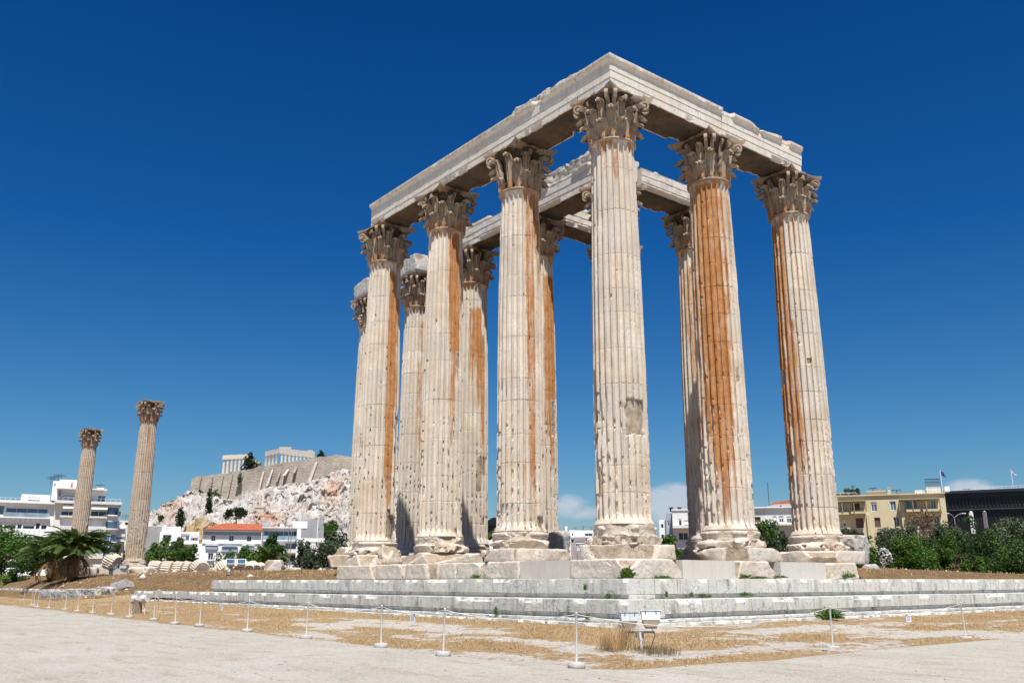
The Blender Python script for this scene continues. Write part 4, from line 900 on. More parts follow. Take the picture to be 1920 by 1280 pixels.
MB().lathe([(.20, -.1), (.17, .2), (.15, .5), (.16, .62), (.05, .64)], 10).build('stump', M_WOOD, f2, 50); MB().tube([(.34, 0, -.05), (.30, 0, .5)], .03, 8).build('leg', M_FRAME, f2, 40); MB().tube([(-.34, 0, -.05), (-.22, 0, .5)], .025, 8).build('leg', M_FRAME, f2, 40)
c = gzp(P(441, 1082, 57)); f3 = empty('floodlight_pair', c, 'pair of pale floodlights on the brown mound above the left end of the upper step', 'floodlight', 'floodlights', (0, 0, YAW-R(80)))
lamp_head(f3, -.34, R(48), R(10), 1.15); lamp_head(f3, .30, R(48), R(10), 1.15); MB().tube([(-.3, 0, -.05), (-.3, 0, .55)], .03, 8).build('leg', M_METAL, f3, 40); MB().tube([(.3, 0, -.05), (.3, 0, .55)], .03, 8).build('leg', M_METAL, f3, 40); MB().box(-.4, -.03, .45, .4, .03, .5).build('crossbar', M_METAL, f3)
c = gzp(P(222, 1072, 84)); f4 = empty('floodlight_pair', c, 'two white lamp boxes on the ground left of the nearer lone column', 'floodlight', 'floodlights', (0, 0, YAW-R(90)))
lamp_head(f4, -.5, R(10), R(10), 1.3); lamp_head(f4, .5, R(0), R(-10), 1.5); MB().box(-.8, -.1, .0, .8, .1, .55).build('stand', M_CONC, f4)

# ------------------------------------------------------------------ fallen column drums, scattered marble
def drum_mesh(seed, Lh):
    rng = np.random.RandomState(seed); nu = NFL*6; th = np.arange(nu)*2*math.pi/nu; fd = np.tile(np.array([0, 0, .75, 1, 1, .75]), NFL)
    zz = np.concatenate([[0, 0, .03], np.linspace(.08, Lh-.08, 12), [Lh-.03, Lh, Lh]]); rr = np.concatenate([[.05, .82, .88], np.full(12, .9), [.88, .82, .05]])
    k = np.concatenate([[0, 0, .8], np.ones(12), [.8, 0, 0]])
    r = rr[:, None]-.085*fd[None]*k[:, None]; p = np.stack([r*np.cos(th), r*np.sin(th), np.broadcast_to(zz[:, None], r.shape)], -1)
    e = np.clip((fbm(p*1.6+seed, seed, 4)-.5)/.2, 0, 1); r = r-(e*.12+(fbm(p*5, seed, 3)-.5)*.05)*np.clip(r, 0, 1)
    v = np.stack([r*np.cos(th), r*np.sin(th), np.broadcast_to(zz[:, None], r.shape)], -1).reshape(-1, 3)
    at = np.stack([v[:, 0]*0, v[:, 0]*0+.2, np.clip(e.ravel()*.7, 0, 1)], 1)
    return mesh('drum', v, grid_faces(nu, len(zz), True), 42, at)
DR = [drum_mesh(s, L) for s, L in ((1, 1.0), (2, 1.15), (3, .85))]
DG = 'fallen column drums lying in a row'
for i, (px, py, D, k, yaw, tilt, lb) in enumerate(((219, 1056, 93, 1, 12, 66, 'large fluted drum leaning tilted left of the nearer lone column'), (283, 1068, 92, 2, 5, 88, 'partly hidden drum right against the nearer lone column'), (302, 1067, 92, 1, 4, 86, 'wide upright ribbed drum in the fallen row right of the lone column'),
    (323, 1067, 92.5, 0, 6, 87, 'ribbed drum in the middle of the fallen row'), (343, 1067, 93, 2, 2, 88, 'ribbed drum left of the last pair of the fallen row'), (358, 1067, 93.5, 2, 8, 86, 'ribbed drum just before the tilted last one of the fallen row'), (378, 1067, 93, 0, 50, 70, 'drum tipped over at the right end of the ribbed row, showing its face'),
    (423, 1070, 96, 0, 40, 50, 'pointed looking tilted drum behind the mound floodlights'), (446, 1069, 98, 1, 40, 55, 'tilted drum just right of the mound floodlights'), (463, 1070, 100, 2, 42, 58, 'small tilted drum in the right part of the fallen row'), (477, 1070, 101, 0, 42, 62, 'second last tilted drum before the white boulder'), (491, 1071, 102, 2, 45, 66, 'low tilted drum next to the white boulder'))):
    c = P(px, py, D); o = link('column_drum', DR[k], M_SHAFT if i < 7 else M_BASE, None, (c[0], c[1], c[2]-.1)); o.rotation_euler = (0, R(tilt), YAW-R(90)+R(180-yaw)); tag(o, lb, 'column drum', DG)
for (px, py, D, s, sd_, lb, mt) in ((517, 1063, 100, (2.2, 1.6, 1.5), 121, 'white weathered boulder at the right end of the fallen drums', M_NEW), (545, 1070, 98, (1.9, 1.4, .7), 122, 'flat pale stone right of the white boulder', M_BASE), (398, 1071, 94, (1.7, 1.2, .8), 123, 'pale slanted stone slab left of the mound floodlights', M_BASE),
        (190, 1068, 96, (2.6, 1.4, 1.1), 124, 'white stone blocks right of the palm foot', M_BASE), (165, 1072, 92, (2.0, 1.4, .9), 125, 'white stone lying just right of the palm trunk', M_NEW), (118, 1078, 98, (1.6, 1.4, .9), 126, 'pale stone seen left of the palm trunk', M_BASE), (262, 1071, 88.6, (2.4, 1.6, .8), 127, 'broad pale footing stone at the foot of the nearer lone column', M_BASE), (240, 1072, 89.4, (1.7, 1.5, .8), 128, 'footing stone on the left side under the nearer lone column', M_BASE)):
    c = P(px, py, D); block('marble_stone', c, s, sd_, lb, 'stone', 'stones around the fallen column', mt, rot=YAW+sd_, rd=.2, rough=.08, chops=5, res=.12, depth=.4)
def ledge(px0, px1, py, y, h, dp, sd_, lb):
    x0 = ony(px0, py, y)[0]; x1 = ony(px1, py, y)[0]; z = max(ony((px0+px1)/2, py, y)[2], h*.5-.1)
    block('ruined_wall_block', ((x0+x1)/2, y+dp/2, z), (abs(x1-x0), dp, h), sd_, lb, 'stone block', 'ruined grey blocks behind the left barrier', M_GREYR, rd=.05, rough=.10, chops=4, res=.08, depth=.3)
ledge(72, 118, 1118, -5.2, .85, .9, 131, 'hollowed grey block at the left end of the ruined wall'); ledge(116, 150, 1117, -5.1, .95, .9, 132, 'grey flecked middle block of the ruined wall'); ledge(146, 180, 1116, -5.0, .85, .9, 133, 'cracked block in the right half of the ruined wall'); ledge(178, 199, 1113, -4.7, .9, .8, 134, 'square grey block at the right end of the ruined wall')
c = ony(228, 1105, -3.3); c[2] = float(gz(c[0:1], c[1:2])[0])+.24; ms = block('marble_slab', c, (1.5, .7, .6), 135, 'tilted grey marble beam lying on the brown slope', 'stone block', 'ruined grey blocks behind the left barrier', M_GREYR, rot=R(28), rd=.03, rough=.02, chops=1, res=.12); ms.rotation_euler = (0, R(-14), R(28))

# ------------------------------------------------------------------ plants near the temple
def tuft(px, py, plane, h, n, seed, label, mat, wid=.02, spread=.14, name='weed'):
    kind, val = plane; p = {'z': onz, 'x': onx, 'y': ony}[kind](px, py, val)
    if kind == 'z': p = gzp(p)
    rng = np.random.RandomState(seed); P_ = np.zeros((n, 3)); P_[:, :2] = rng.normal(0, spread, (n, 2))
    o = link(name, blades(name, P_, np.full(n, h)*rng.uniform(.5, 1.1, n), seed, wid, 1.1, 7), mat, None, p); return o
WG = 'green weeds growing in the steps'
def leafy(px, py, plane, rx, rz, n, seed, label, mat, size=.05):
    kind, val = plane; p = {'z': onz, 'x': onx, 'y': ony}[kind](px, py, val)
    rng = np.random.RandomState(seed); d = rng.normal(0, 1, (n, 3)); d /= np.linalg.norm(d, axis=1, keepdims=True); q = d*np.array([rx, rx*.8, rz])*rng.uniform(.3, 1, (n, 1))**.6; q *= (.45+1.2*vnoise(d*2.6+seed, seed))[:, None]; q[:, 2] = np.abs(q[:, 2])*1.5
    me = leaf_cloud('weed', q, rng, size, stem=True); o = link('weed', me, mat, None, p); return tag(o, label, 'weed', WG)
def leaf_cloud(name, q, rng, size, aspect=.45, tone=None, droop=0.0, stem=False):
    n = len(q); a = rng.normal(0, 1, (n, 3)); a[:, 2] -= droop; a /= np.linalg.norm(a, axis=1, keepdims=True); b = rng.normal(0, 1, (n, 3)); b = np.cross(a, b); b /= np.linalg.norm(b, axis=1, keepdims=True)
    s = (size*rng.uniform(.6, 1.3, n))[:, None]; c = np.cross(a, b)*s*.18
    V = np.stack([q-a*s/2, q+b*s*aspect/2+c, q+a*s/2, q-b*s*aspect/2+c], 1).reshape(-1, 3); F = np.arange(4*n).reshape(-1, 4)
    if stem:
        V = np.vstack([V, [[0, 0, -.01]]]); F = np.vstack([F, np.stack([np.arange(n)*4, np.arange(n)*4, np.arange(n)*4+1, np.full(n, 4*n)], 1)]); F = [tuple(f) for f in F[:n]]+[(int(f[0]), int(f[2]), 4*n) for f in F[n:]]
    t = rng.uniform(0, 1, n) if tone is None else np.clip(tone+rng.normal(0, .16, n), 0, 1)
    return mesh(name, V, F, None, np.resize(np.stack([np.repeat(t, 4), np.repeat(rng.uniform(0, 1, n), 4), np.zeros(4*n)], 1), (len(V), 3)))
leafy(1178, 1082, ('y', -1.85), .24, .20, 420, 1, 'bright green bush growing at the foot of the corner blocks', L_LIME, .07)
for i, (px, py, pl, rx, rz, n, lb) in enumerate(((1240, 1083, ('x', 1.75), .35, .05, 160, 'low green weeds right of the bright green corner bush'), (1395, 1083, ('x', 1.8), .22, .09, 130, 'green weed at the left foot of the rounded split block'), (1420, 1083, ('x', 1.8), .35, .05, 130, 'low weeds below the rounded split block'), (1462, 1082, ('x', 1.8), .3, .06, 100, 'low green weeds in the gap left of the white new block'),
    (1590, 1082, ('x', 1.8), .3, .12, 150, 'green weed at the foot of the brown stained end block'), (893, 1083, ('y', -1.85), .25, .10, 120, 'green weed below the cracked top course block'), (1097, 1105, ('y', -2.5), .07, .14, 60, 'thin weed hanging on the upper step face left of the corner'), (1140, 1120, ('y', -2.5), .10, .08, 60, 'small weed in the joint between the steps below the corner'), (1250, 1118, ('x', 2.5), .06, .12, 60, 'small weed on the recess right of the corner'), (1297, 1118, ('x', 2.5), .10, .10, 60, 'pale weed in the step recess right of the floodlights'), (1325, 1118, ('x', 2.5), .25, .05, 80, 'low weeds along the step recess right of the floodlights'), (1400, 1115, ('x', 2.5), .3, .06, 80, 'weeds in the step recess below the rust streaked column'), (930, 1152, ('y', -3.6), .08, .2, 70, 'dark weed in the lower step left of the nearest post'), (1102, 1160, ('y', -3.75), .08, .12, 60, 'dark weed under the lower step near the nearest post'), (700, 1117, ('y', -2.5), .4, .05, 80, 'low weeds in the step joint left of centre'))):
    leafy(px, py, pl, rx, rz, n, 20+i, lb, L_MID, .05)
leafy(1558, 1158, ('x', 4.2), .42, .20, 420, 60, 'dark green weed at the foot of the lower step behind a barrier post', L_MID, .07)
o = tuft(1158, 1222, ('z', .1), .62, 130, 71, '', L_STRAW, .006, .20, 'dry_bush'); tag(o, 'tall dry grass tuft left of the floodlight post', 'dry bush', 'dry plants at the floodlight')
o = tuft(1232, 1226, ('z', .1), .26, 60, 72, '', L_BROWN, .007, .22, 'dry_bush'); tag(o, 'low brown twiggy plant right of the floodlight post', 'dry bush', 'dry plants at the floodlight')
# ------------------------------------------------------------------ trees and shrubs
def cf(px, D, z=0.0):                    # plan point under photo column px at forward distance D
    p = P(px, 1040, D); return np.array([p[0], p[1], z])
def zof(py, D): return P(960, py, D)[2]
def wpx(n, D): return n*D/FPX*0.979
def make_tree(name, label, cat, group, D, px0, px1, py0, py1, seed, mat, leaf=.32, n=5000, trunk=0.12, blobs=14, shape='round', kind_tone=.5, rot=0.0, depth=1.0, thr=1.0):
    """crown between photo columns px0..px1 and rows py0..py1 at distance D: leaf clumps round limbs that fork from a tapered trunk"""
    rng = np.random.RandomState(seed); W_ = wpx(px1-px0, D); zt = zof(py0, D); zb = zof(py1, D); H = zt-zb
    c = cf((px0+px1)/2, D, zb-.25); t = empty(name, c, label, cat, group, (0, 0, YAW-R(90)))
    B = []
    for k in range(blobs):
        if shape == 'round': d = rng.normal(0, 1, 3); d /= np.linalg.norm(d); q = d*rng.uniform(.45, .78)*np.array([W_/2, W_/2*depth, H*.42]); q[2] += H*.56; r = min(W_, H)*rng.uniform(.17, .30)
        elif shape == 'bush': a = rng.uniform(0, 2*math.pi); u = rng.uniform(0, 1)**.6; q = np.array([math.cos(a)*u*W_*.42, math.sin(a)*u*W_*.36*depth, H*(.22+.52*rng.uniform(0, 1)*(1-.55*u*u))]); r = min(W_*.5, H)*rng.uniform(.20, .34)
        elif shape == 'column': s = (k+.5)/blobs; q = np.array([rng.normal(0, .06)*W_, rng.normal(0, .06)*W_, H*(.06+.90*s)]); r = W_*.5*math.sin(math.pi*min(.98, .16+.84*s)**.8)*1.0+.05
        elif shape == 'cone': s = (k+.5)/blobs; a = rng.uniform(0, 6.28); u = (1-s)**.8*rng.uniform(.3, .85); q = np.array([math.cos(a)*u*W_*.48, math.sin(a)*u*W_*.48, H*(.08+.86*s)]); r = W_*.24*(1.15-s)+.06*W_
        elif shape == 'umbrella': a = rng.uniform(0, 6.28); u = rng.uniform(0, 1)**.5; q = np.array([math.cos(a)*u*W_*.40, math.sin(a)*u*W_*.40, H*(.72-.25*u*u+rng.uniform(-.06, .12))]); r = W_*.17
        B.append((q, r))
    pts = []; tn = []; tot = sum(r*r for _, r in B)
    for q, r in B:
        m = int(n*r*r/tot)+4; d = rng.normal(0, 1, (m, 3)); d /= np.linalg.norm(d, axis=1, keepdims=True)
        rad = r*(1-.75*rng.uniform(0, 1, (m, 1))**2.2); lump = .72+.55*fbm(d*2.3+q*.7+seed, seed, 3)[:, None]
        x = q+d*rad*lump*np.array([1, 1, .82]); pts.append(x); tn.append(np.full(m, kind_tone+rng.normal(0, .20)))
    pts = np.vstack(pts); tn = np.concatenate(tn); k = pts[:, 2] > -.1; pts = pts[k]; tn = tn[k]
    gap = fbm(pts*(2.2/max(1, W_**.5))+seed*3, seed+4, 3) > .40; pts = pts[gap]; tn = tn[gap]
    lo_, hi_ = np.percentile(pts, [1.0, 99.0], axis=0); pts[:, 0] = (pts[:, 0]-(lo_[0]+hi_[0])/2)*W_/(hi_[0]-lo_[0]); zl = max(lo_[2], 0) if shape in ('bush', 'column', 'cone') else 0.0; pts[:, 2] = (pts[:, 2]-zl)*(H/(hi_[2]-zl))
    link('crown', leaf_cloud('crown', pts, rng, leaf, .5, tn), mat, t)
    m = MB(); tr = max(.07, trunk*min(W_, H)*.35); hb = H*(.45 if shape in ('round', 'umbrella') else .3)
    if shape in ('column', 'cone'): m.tube([(0, 0, -.4), (0, 0, H*.5), (.02*W_, 0, H*.9)], [tr, tr*.7, tr*.2], 7)
    else:
        m.tube([(0, 0, -.4), (.03*W_, .0, hb*.5), (.0, .02*W_, hb)], [tr*1.2, tr, tr*.8], 8)
        for q, r in B[:7]: m.tube([(0, .02*W_, hb*.85), tuple((np.array([0, 0, hb])*.4+q*.6)+np.array([0, 0, -.05*H])), tuple(q)], [tr*.6, tr*.4, tr*.12], 6)
    m.build('trunk', M_BARK, t, 60); return t
TG = 'trees and shrubs behind the site'
T = [  # name, label, category, D, px0, px1, py0, py1, seed, mat, leaf, n, shape, blobs, tone
 ('broadleaf_tree', 'tall spreading dark green tree at the left edge in front of white offices', 'tree', 118, -60, 62, 985, 1092, 1, L_MID, .42, 8000, 'round', 20, .35),
 ('broadleaf_tree', 'smaller dense green tree between the left edge tree and the palm', 'tree', 112, 36, 92, 1008, 1092, 2, L_DARK, .40, 3500, 'round', 12, .6),
 ('shrub', 'bright green shrub low at the left edge of the photo', 'shrub', 100, -40, 30, 1062, 1092, 3, L_MID, .26, 3000, 'bush', 12, .9),
 ('shrub', 'dark shrub left of the palm foot', 'shrub', 100, 20, 60, 1050, 1092, 4, L_DARK, .28, 2200, 'bush', 10, .5),
 ('shrub', 'dark shrub between the two lone columns', 'shrub', 125, 205, 246, 1018, 1062, 5, L_DARK, .34, 2400, 'bush', 10, .5),
 ('shrub', 'yellow green low shrub right of the nearer lone column', 'shrub', 104, 262, 312, 1044, 1066, 6, L_LIME, .22, 2200, 'bush', 10, .5),
 ('broadleaf_tree', 'round green tree just right of the nearer lone column', 'tree', 120, 272, 328, 1006, 1064, 7, L_MID, .36, 4500, 'bush', 14, .45),
 ('broadleaf_tree', 'darker green tree at the left corner of the red roofed villa', 'tree', 122, 318, 372, 1008, 1066, 8, L_DARK, .36, 4200, 'bush', 14, .8),
 ('shrub', 'wide dark green bush in front of the red roofed villa', 'shrub', 116, 408, 494, 1024, 1072, 9, L_MID, .34, 6000, 'bush', 18, .35),
 ('pine_tree', 'pointed dark tree between the villa and the glass offices', 'tree', 120, 482, 534, 1000, 1074, 10, L_DARK, .36, 5200, 'cone', 16, .7),
 ('broadleaf_tree', 'big grey green tree right of the glass offices', 'tree', 118, 576, 660, 996, 1076, 11, L_OLIVE, .36, 7000, 'bush', 20, .25),
 ('broadleaf_tree', 'grey green tree left of the big one, below the white annex', 'tree', 116, 550, 606, 1012, 1076, 12, L_OLIVE, .34, 4200, 'bush', 14, .4),
 ('shrub', 'pale silvery bush left of the temple end', 'shrub', 74, 592, 628, 1059, 1076, 13, L_SILV, .15, 2600, 'bush', 12, .5),
 ('broadleaf_tree', 'green tree behind the grey block under the rocky hill', 'tree', 215, 596, 630, 975, 1012, 14, L_MID, .5, 2400, 'round', 10, .4),
 ('shrub', 'distant bush with white blossom right of the grey block', 'shrub', 225, 606, 652, 974, 990, 15, L_FLOW, .4, 900, 'bush', 10, .5),
 ('shrub', 'green bush between the corner column and the rust streaked column', 'shrub', 84, 1240, 1300, 1000, 1060, 16, L_MID, .26, 4500, 'bush', 14, .4),
 ('broadleaf_tree', 'dark green tree between the rust streaked column and the rightmost column', 'tree', 86, 1404, 1470, 974, 1056, 17, L_DARK, .28, 5500, 'round', 16, .8),
 ('shrub', 'olive toned bush right of that dark tree, left of the rightmost column', 'shrub', 82, 1430, 1486, 1000, 1058, 18, L_OLIVE, .24, 4000, 'bush', 12, .3),
 ('shrub', 'narrow dark green shrub right of the ruined pier', 'shrub', 62, 1618, 1654, 1003, 1066, 19, L_MID, .18, 4200, 'cone', 14, .3),
 ('oleander', 'oleander shrub with white flowers near the ruined pier', 'shrub', 60, 1640, 1672, 1018, 1066, 20, L_DARK, .18, 2600, 'bush', 10, .8),
 ('olive_tree', 'grey green olive tree in front of the cream flats', 'tree', 78, 1646, 1726, 985, 1060, 21, L_OLIVE, .26, 5500, 'round', 16, .45),
 ('shrub', 'big rounded green bush in the middle of the right hand thicket', 'shrub', 64, 1660, 1740, 1000, 1072, 22, L_MID, .14, 17000, 'bush', 24, .25),
 ('shrub', 'rounded green bush just right of the biggest one', 'shrub', 66, 1716, 1792, 1002, 1074, 23, L_MID, .14, 16000, 'bush', 24, .2),
 ('thorn_tree', 'brownish half bare tree before the right part of the cream flats', 'tree', 88, 1712, 1768, 955, 1040, 24, L_BROWN, .22, 2400, 'round', 14, .4),
 ('olive_tree', 'grey olive tree in front of the gap between cream and dark buildings', 'tree', 86, 1752, 1808, 978, 1050, 25, L_OLIVE, .26, 4000, 'round', 14, .35),
 ('shrub', 'light green bush between the rounded bushes and the dark tree', 'shrub', 76, 1766, 1816, 992, 1060, 26, L_LIME, .22, 2600, 'bush', 12, .1),
 ('broadleaf_tree', 'tall dark evergreen before the dark building on the right', 'tree', 70, 1788, 1886, 972, 1080, 27, L_DARK, .18, 15000, 'bush', 26, .55),
 ('shrub', 'dark green shrub at the right edge below the dark building', 'shrub', 62, 1850, 1990, 1008, 1092, 28, L_DARK, .17, 15000, 'bush', 26, .45),
 ('olive_tree', 'pale grey olive tree at the right edge of the photo', 'tree', 92, 1876, 1970, 970, 1050, 29, L_OLIVE, .30, 5500, 'round', 16, .6),
 ('shrub', 'olive bush low at the foot of the thicket near the dark tree', 'shrub', 58, 1800, 1842, 1040, 1082, 30, L_MID, .18, 3200, 'bush', 12, .4),
 ('shrub', 'reddish brown dry bush in the right hand thicket', 'shrub', 59, 1776, 1812, 1036, 1076, 31, L_BROWN, .17, 2400, 'bush', 10, .3),
 ('shrub', 'long dark hedge like bush filling the back of the right hand thicket', 'shrub', 80, 1690, 1800, 1006, 1066, 35, L_DARK, .2, 9000, 'bush', 24, .6),
 ('shrub', 'small tree peeping over the ruined pier in front of the cream flats', 'shrub', 90, 1572, 1612, 985, 1020, 32, L_OLIVE, .24, 2200, 'round', 10, .5),
 ('shrub', 'dark bush in front of the white building between the two middle columns', 'shrub', 150, 912, 940, 988, 1030, 33, L_MID, .4, 1600, 'bush', 8, .5),
 ('shrub', 'small dark bush at the foot of the villa wall', 'shrub', 112, 372, 412, 1056, 1074, 34, L_DARK, .25, 1500, 'bush', 8, .7)]
for (nm, lb, cat, D, a, b_, c_, d_, sd_, mt, lf, n_, sh, bl, tone) in T:
    t = make_tree(nm, lb, cat, TG, D, a, b_, c_, d_, sd_, mt, lf, n_, .12, bl, sh, tone)
    if nm == 'oleander':
        rng = np.random.RandomState(5); W_ = wpx(b_-a, D); H = zof(c_, D)-zof(d_, D); q = rng.normal(0, 1, (260, 3)); q[:, 1] = -abs(q[:, 1]); q /= np.linalg.norm(q, axis=1, keepdims=True); q = q*np.array([W_*.45, W_*.45, H*.42])+np.array([0, 0, H*.55]); link('blossom', leaf_cloud('blossom', q, rng, .13, .9), L_FLOW, t)

def palm(label, px, py, D, H, Rr, seed, nf=64, tr=.34):
    rng = np.random.RandomState(seed); c = P(px, py, D); c = gzp(c); t = empty('palm_tree', c, label, 'palm', 'feather palms on the left')
    Ht = H*.34; pr = []
    for k in range(26): z = -.3+(Ht+.3)*k/25; pr.append((tr*(1.15-.25*k/25)*(1+(.10 if k % 2 else -.05)), z))
    MB().lathe(pr, 18).build('trunk', M_PTRUNK, t, 30)
    def fronds(n, e0, e1, L0, L1, droop, size, width):
        V = []; F = []; A = []
        for k in range(n):
            az = rng.uniform(0, 2*math.pi); el = rng.uniform(e0, e1); L = rng.uniform(L0, L1); d = np.array([math.cos(az), math.sin(az), 0]); sd2 = np.array([-d[1], d[0], 0]); tn = rng.uniform(0, 1)
            p = np.array([0, 0, Ht+.1])+d*tr*.5; m = 16; e = el; st = L/m; tw = rng.normal(0, .25)
            for j in range(m):
                e -= droop/m*(1.0+.9*j/m)*rng.uniform(.8, 1.2); stp = d*math.cos(e)*st+np.array([0, 0, math.sin(e)*st]); p2 = p+stp; upv = np.cross(stp, sd2); upv /= np.linalg.norm(upv)+1e-9
                if upv[2] < 0: upv = -upv
                w = .035*(1-j/m)+.008; b = len(V); V += [p-sd2*w, p+sd2*w, p2+sd2*w*.9, p2-sd2*w*.9]; F.append((b, b+1, b+2, b+3)); A += [(tn, .1, 0)]*4
                if j >= 1:
                    ll = size*math.sin(math.pi*min(.97, .14+.80*j/m))**.7
                    for q in range(3):
                        o = p+(p2-p)*q/3.0
                        for s_ in (-1, 1):
                            dirv = sd2*s_*.72+stp/st*.62+upv*(.38+tw*s_)+rng.normal(0, .08, 3); dirv /= np.linalg.norm(dirv); tip = o+dirv*ll*rng.uniform(.8, 1.1)+np.array([0, 0, -.18*ll]); mid = o+dirv*ll*.5; b = len(V); wv = stp/st*width
                            V += [o-wv, o+wv, mid+wv*1.1, tip, mid-wv*1.1]; F.append((b, b+1, b+2, b+3, b+4)); tt = np.clip(tn*.6+rng.uniform(0, .4), 0, 1); A += [(tt, rng.uniform(0, 1), 0)]*5
                p = p2
        return np.array(V), F, np.array(A)
    v, f, a = fronds(nf, .62, 1.56, Rr*.80, Rr*1.12, 1.0, .55, .03); link('crown', mesh('crown', v, f, None, a), L_PALM, t)
    v, f, a = fronds(24, -.75, -.05, Rr*.55, Rr*.9, 1.2, .40, .022); link('dead_fronds', mesh('dead_fronds', v, f, None, a), L_DEAD, t)
    return t
palm('bushy date palm with a brown skirt of dead fronds below the farther lone column', 133, 1090, 82, 6.3, 3.35, 1, 110)
palm('second palm half hidden behind the left side of the bushy date palm', 98, 1086, 88, 5.4, 3.6, 2, 60, .42)
palm('small palm in front of the glass offices', 506, 1072, 112, 4.4, 2.6, 3, 30, .2)
# ------------------------------------------------------------------ rocky hill with its walls and ruins
HP = np.array([(150, 1075), (200, 1045), (240, 1012), (280, 976), (300, 958), (345, 931), (380, 931), (440, 933), (480, 923), (520, 917), (560, 908), (600, 892), (655, 876), (760, 876), (800, 905), (860, 985), (920, 1075)], float)
def lat(px, D): return P(px, 1000, D)
def far_hill():
    nu = 640; pxs = np.linspace(150, 920, nu); Ds = np.concatenate([np.linspace(470, 604, 250), np.linspace(606, 760, 26)])
    V = []; A = []
    for D in Ds:
        tp = np.interp(pxs, HP[:, 0], HP[:, 1]); zt = np.array([zof(q, 600) for q in tp]); t = np.clip((D-470)/130, 0, 1)
        z0 = 6.0; prof = np.where(t < .35, t/.35*.26, .26+.74*((t-.35)/.65)**.9); z = z0+(np.maximum(zt, z0+.1)-z0)*prof
        if D > 604: z = z+np.where((pxs > 352) & (pxs < 770), min(1, (D-604)/6)*8.0, 0)-max(0, D-690)*.35
        p = np.array([lat(px, D) for px in pxs])
        q = np.stack([p[:, 0], p[:, 1], z], 1); rg = 1-abs(2*fbm(q*.030, 3, 5)-1); r2 = 1-abs(2*fbm(q*np.array([.11, .11, .16]), 9, 4)-1)
        amp = np.clip((t-.22)/.2, 0, 1)*np.clip((zt-10)/25, 0, 1)*(1 if D <= 600 else max(0, 1-(D-600)/10))
        r3 = 1-abs(2*fbm(q*np.array([.32, .32, .40]), 19, 3)-1)
        dz = ((rg-.62)*15+(r2-.6)*9+(r3-.6)*4.5)*amp*np.clip((1.0-t)*7, 0, 1)
        sh = ((vnoise(q*.12, 5)-.5)*6+(vnoise(q*.4, 6)-.5)*4+(np.round(vnoise(q*.2, 7)*4)/4-.5)*6)*amp
        q[:, 2] += dz-2.0*sstep(.85, 1.0, t); q[:, :2] += FH[:2]*sh[:, None]
        V.append(q); py = 1010-(1010-tp)*prof
        orange = np.exp(-((pxs-500)/26)**2-((py-968)/12)**2)+.9*np.exp(-((pxs-620)/16)**2-((py-930)/20)**2)+.6*np.exp(-((pxs-320)/16)**2-((py-962)/16)**2)
        grass = np.clip(np.exp(-((pxs-385)/52)**2-((py-990)/16)**2)*1.3+np.clip((.40-t)*2.0, 0, 1)*(pxs < 520)+np.exp(-((pxs-500)/40)**2-((py-920)/5)**2)*.7, 0, 1)
        A.append(np.stack([np.clip(orange, 0, 1), grass, pxs*0], 1))
    return mesh('hill', np.vstack(V), grid_faces(nu, len(Ds)), 180, np.vstack(A))
h = link('hill', far_hill(), M_ROCK); setting(h, 'pale rocky hill in the distance', 'hill')

def solid(name, pts_top, pts_bot, D0, th, mat, parent, seed=0, batter=3.0, amp=.5, sub=60):
    """wall following photo outlines at distance D0, battered and thick"""
    xs_ = np.linspace(pts_top[0][0], pts_top[-1][0], sub); tp = np.interp(xs_, *np.array(pts_top, float).T); bt = np.interp(xs_, *np.array(pts_bot, float).T); nv = 16; V = []
    for side in (0, 1):
        for j in range(nv):
            s = j/(nv-1)
            for x, a, b in zip(xs_, tp, bt):
                D = D0-batter*(1-s) if side == 0 else D0+th; p = lat(x, D); z = zof(b+(a-b)*s, D0); q = np.array([p[0], p[1], z])
                if side == 0: q -= FH*(float(fbm(np.array([q*.12]), seed, 3)[0])-.5)*amp*2
                q[2] += (float(vnoise(np.array([q*.35]), seed+2))-.5)*.9*(s > .98)
                V.append(q)
    F = [tuple(x) for x in grid_faces(sub, nv)]; n = sub*nv; F += [tuple(n+np.array(x)[::-1]) for x in grid_faces(sub, nv)]
    F += [((nv-1)*sub+i, (nv-1)*sub+i+1, n+(nv-1)*sub+i+1, n+(nv-1)*sub+i) for i in range(sub-1)]
    for e in (0, sub-1): F += [(j*sub+e, (j+1)*sub+e, n+(j+1)*sub+e, n+j*sub+e) for j in range(nv-1)]
    return link(name, mesh(name, np.array(V), F, 50), mat, parent)
w = empty('citadel_wall', lat(500, 600)*np.array([1, 1, 0])+np.array([0, 0, 40]), 'long tan stone retaining wall round the top of the rocky hill', 'wall')
base_loc = np.array(w.location)
wt = [(349, 897), (362, 892), (400, 888), (440, 882), (470, 877), (500, 871), (540, 864), (580, 858), (612, 854), (625, 852), (655, 857), (700, 858), (765, 860)]
wb = [(347, 934), (362, 936), (400, 938), (440, 940), (480, 930), (520, 924), (560, 915), (600, 899), (655, 884), (700, 884), (765, 884)]
ww = solid('wall', wt, wb, 600, 5, M_CITAD, None, 3, 4.0, 1.0, 150); ww.name = 'wall'; ww.parent = w; ww.matrix_parent_inverse = Matrix.Translation(-w.location)
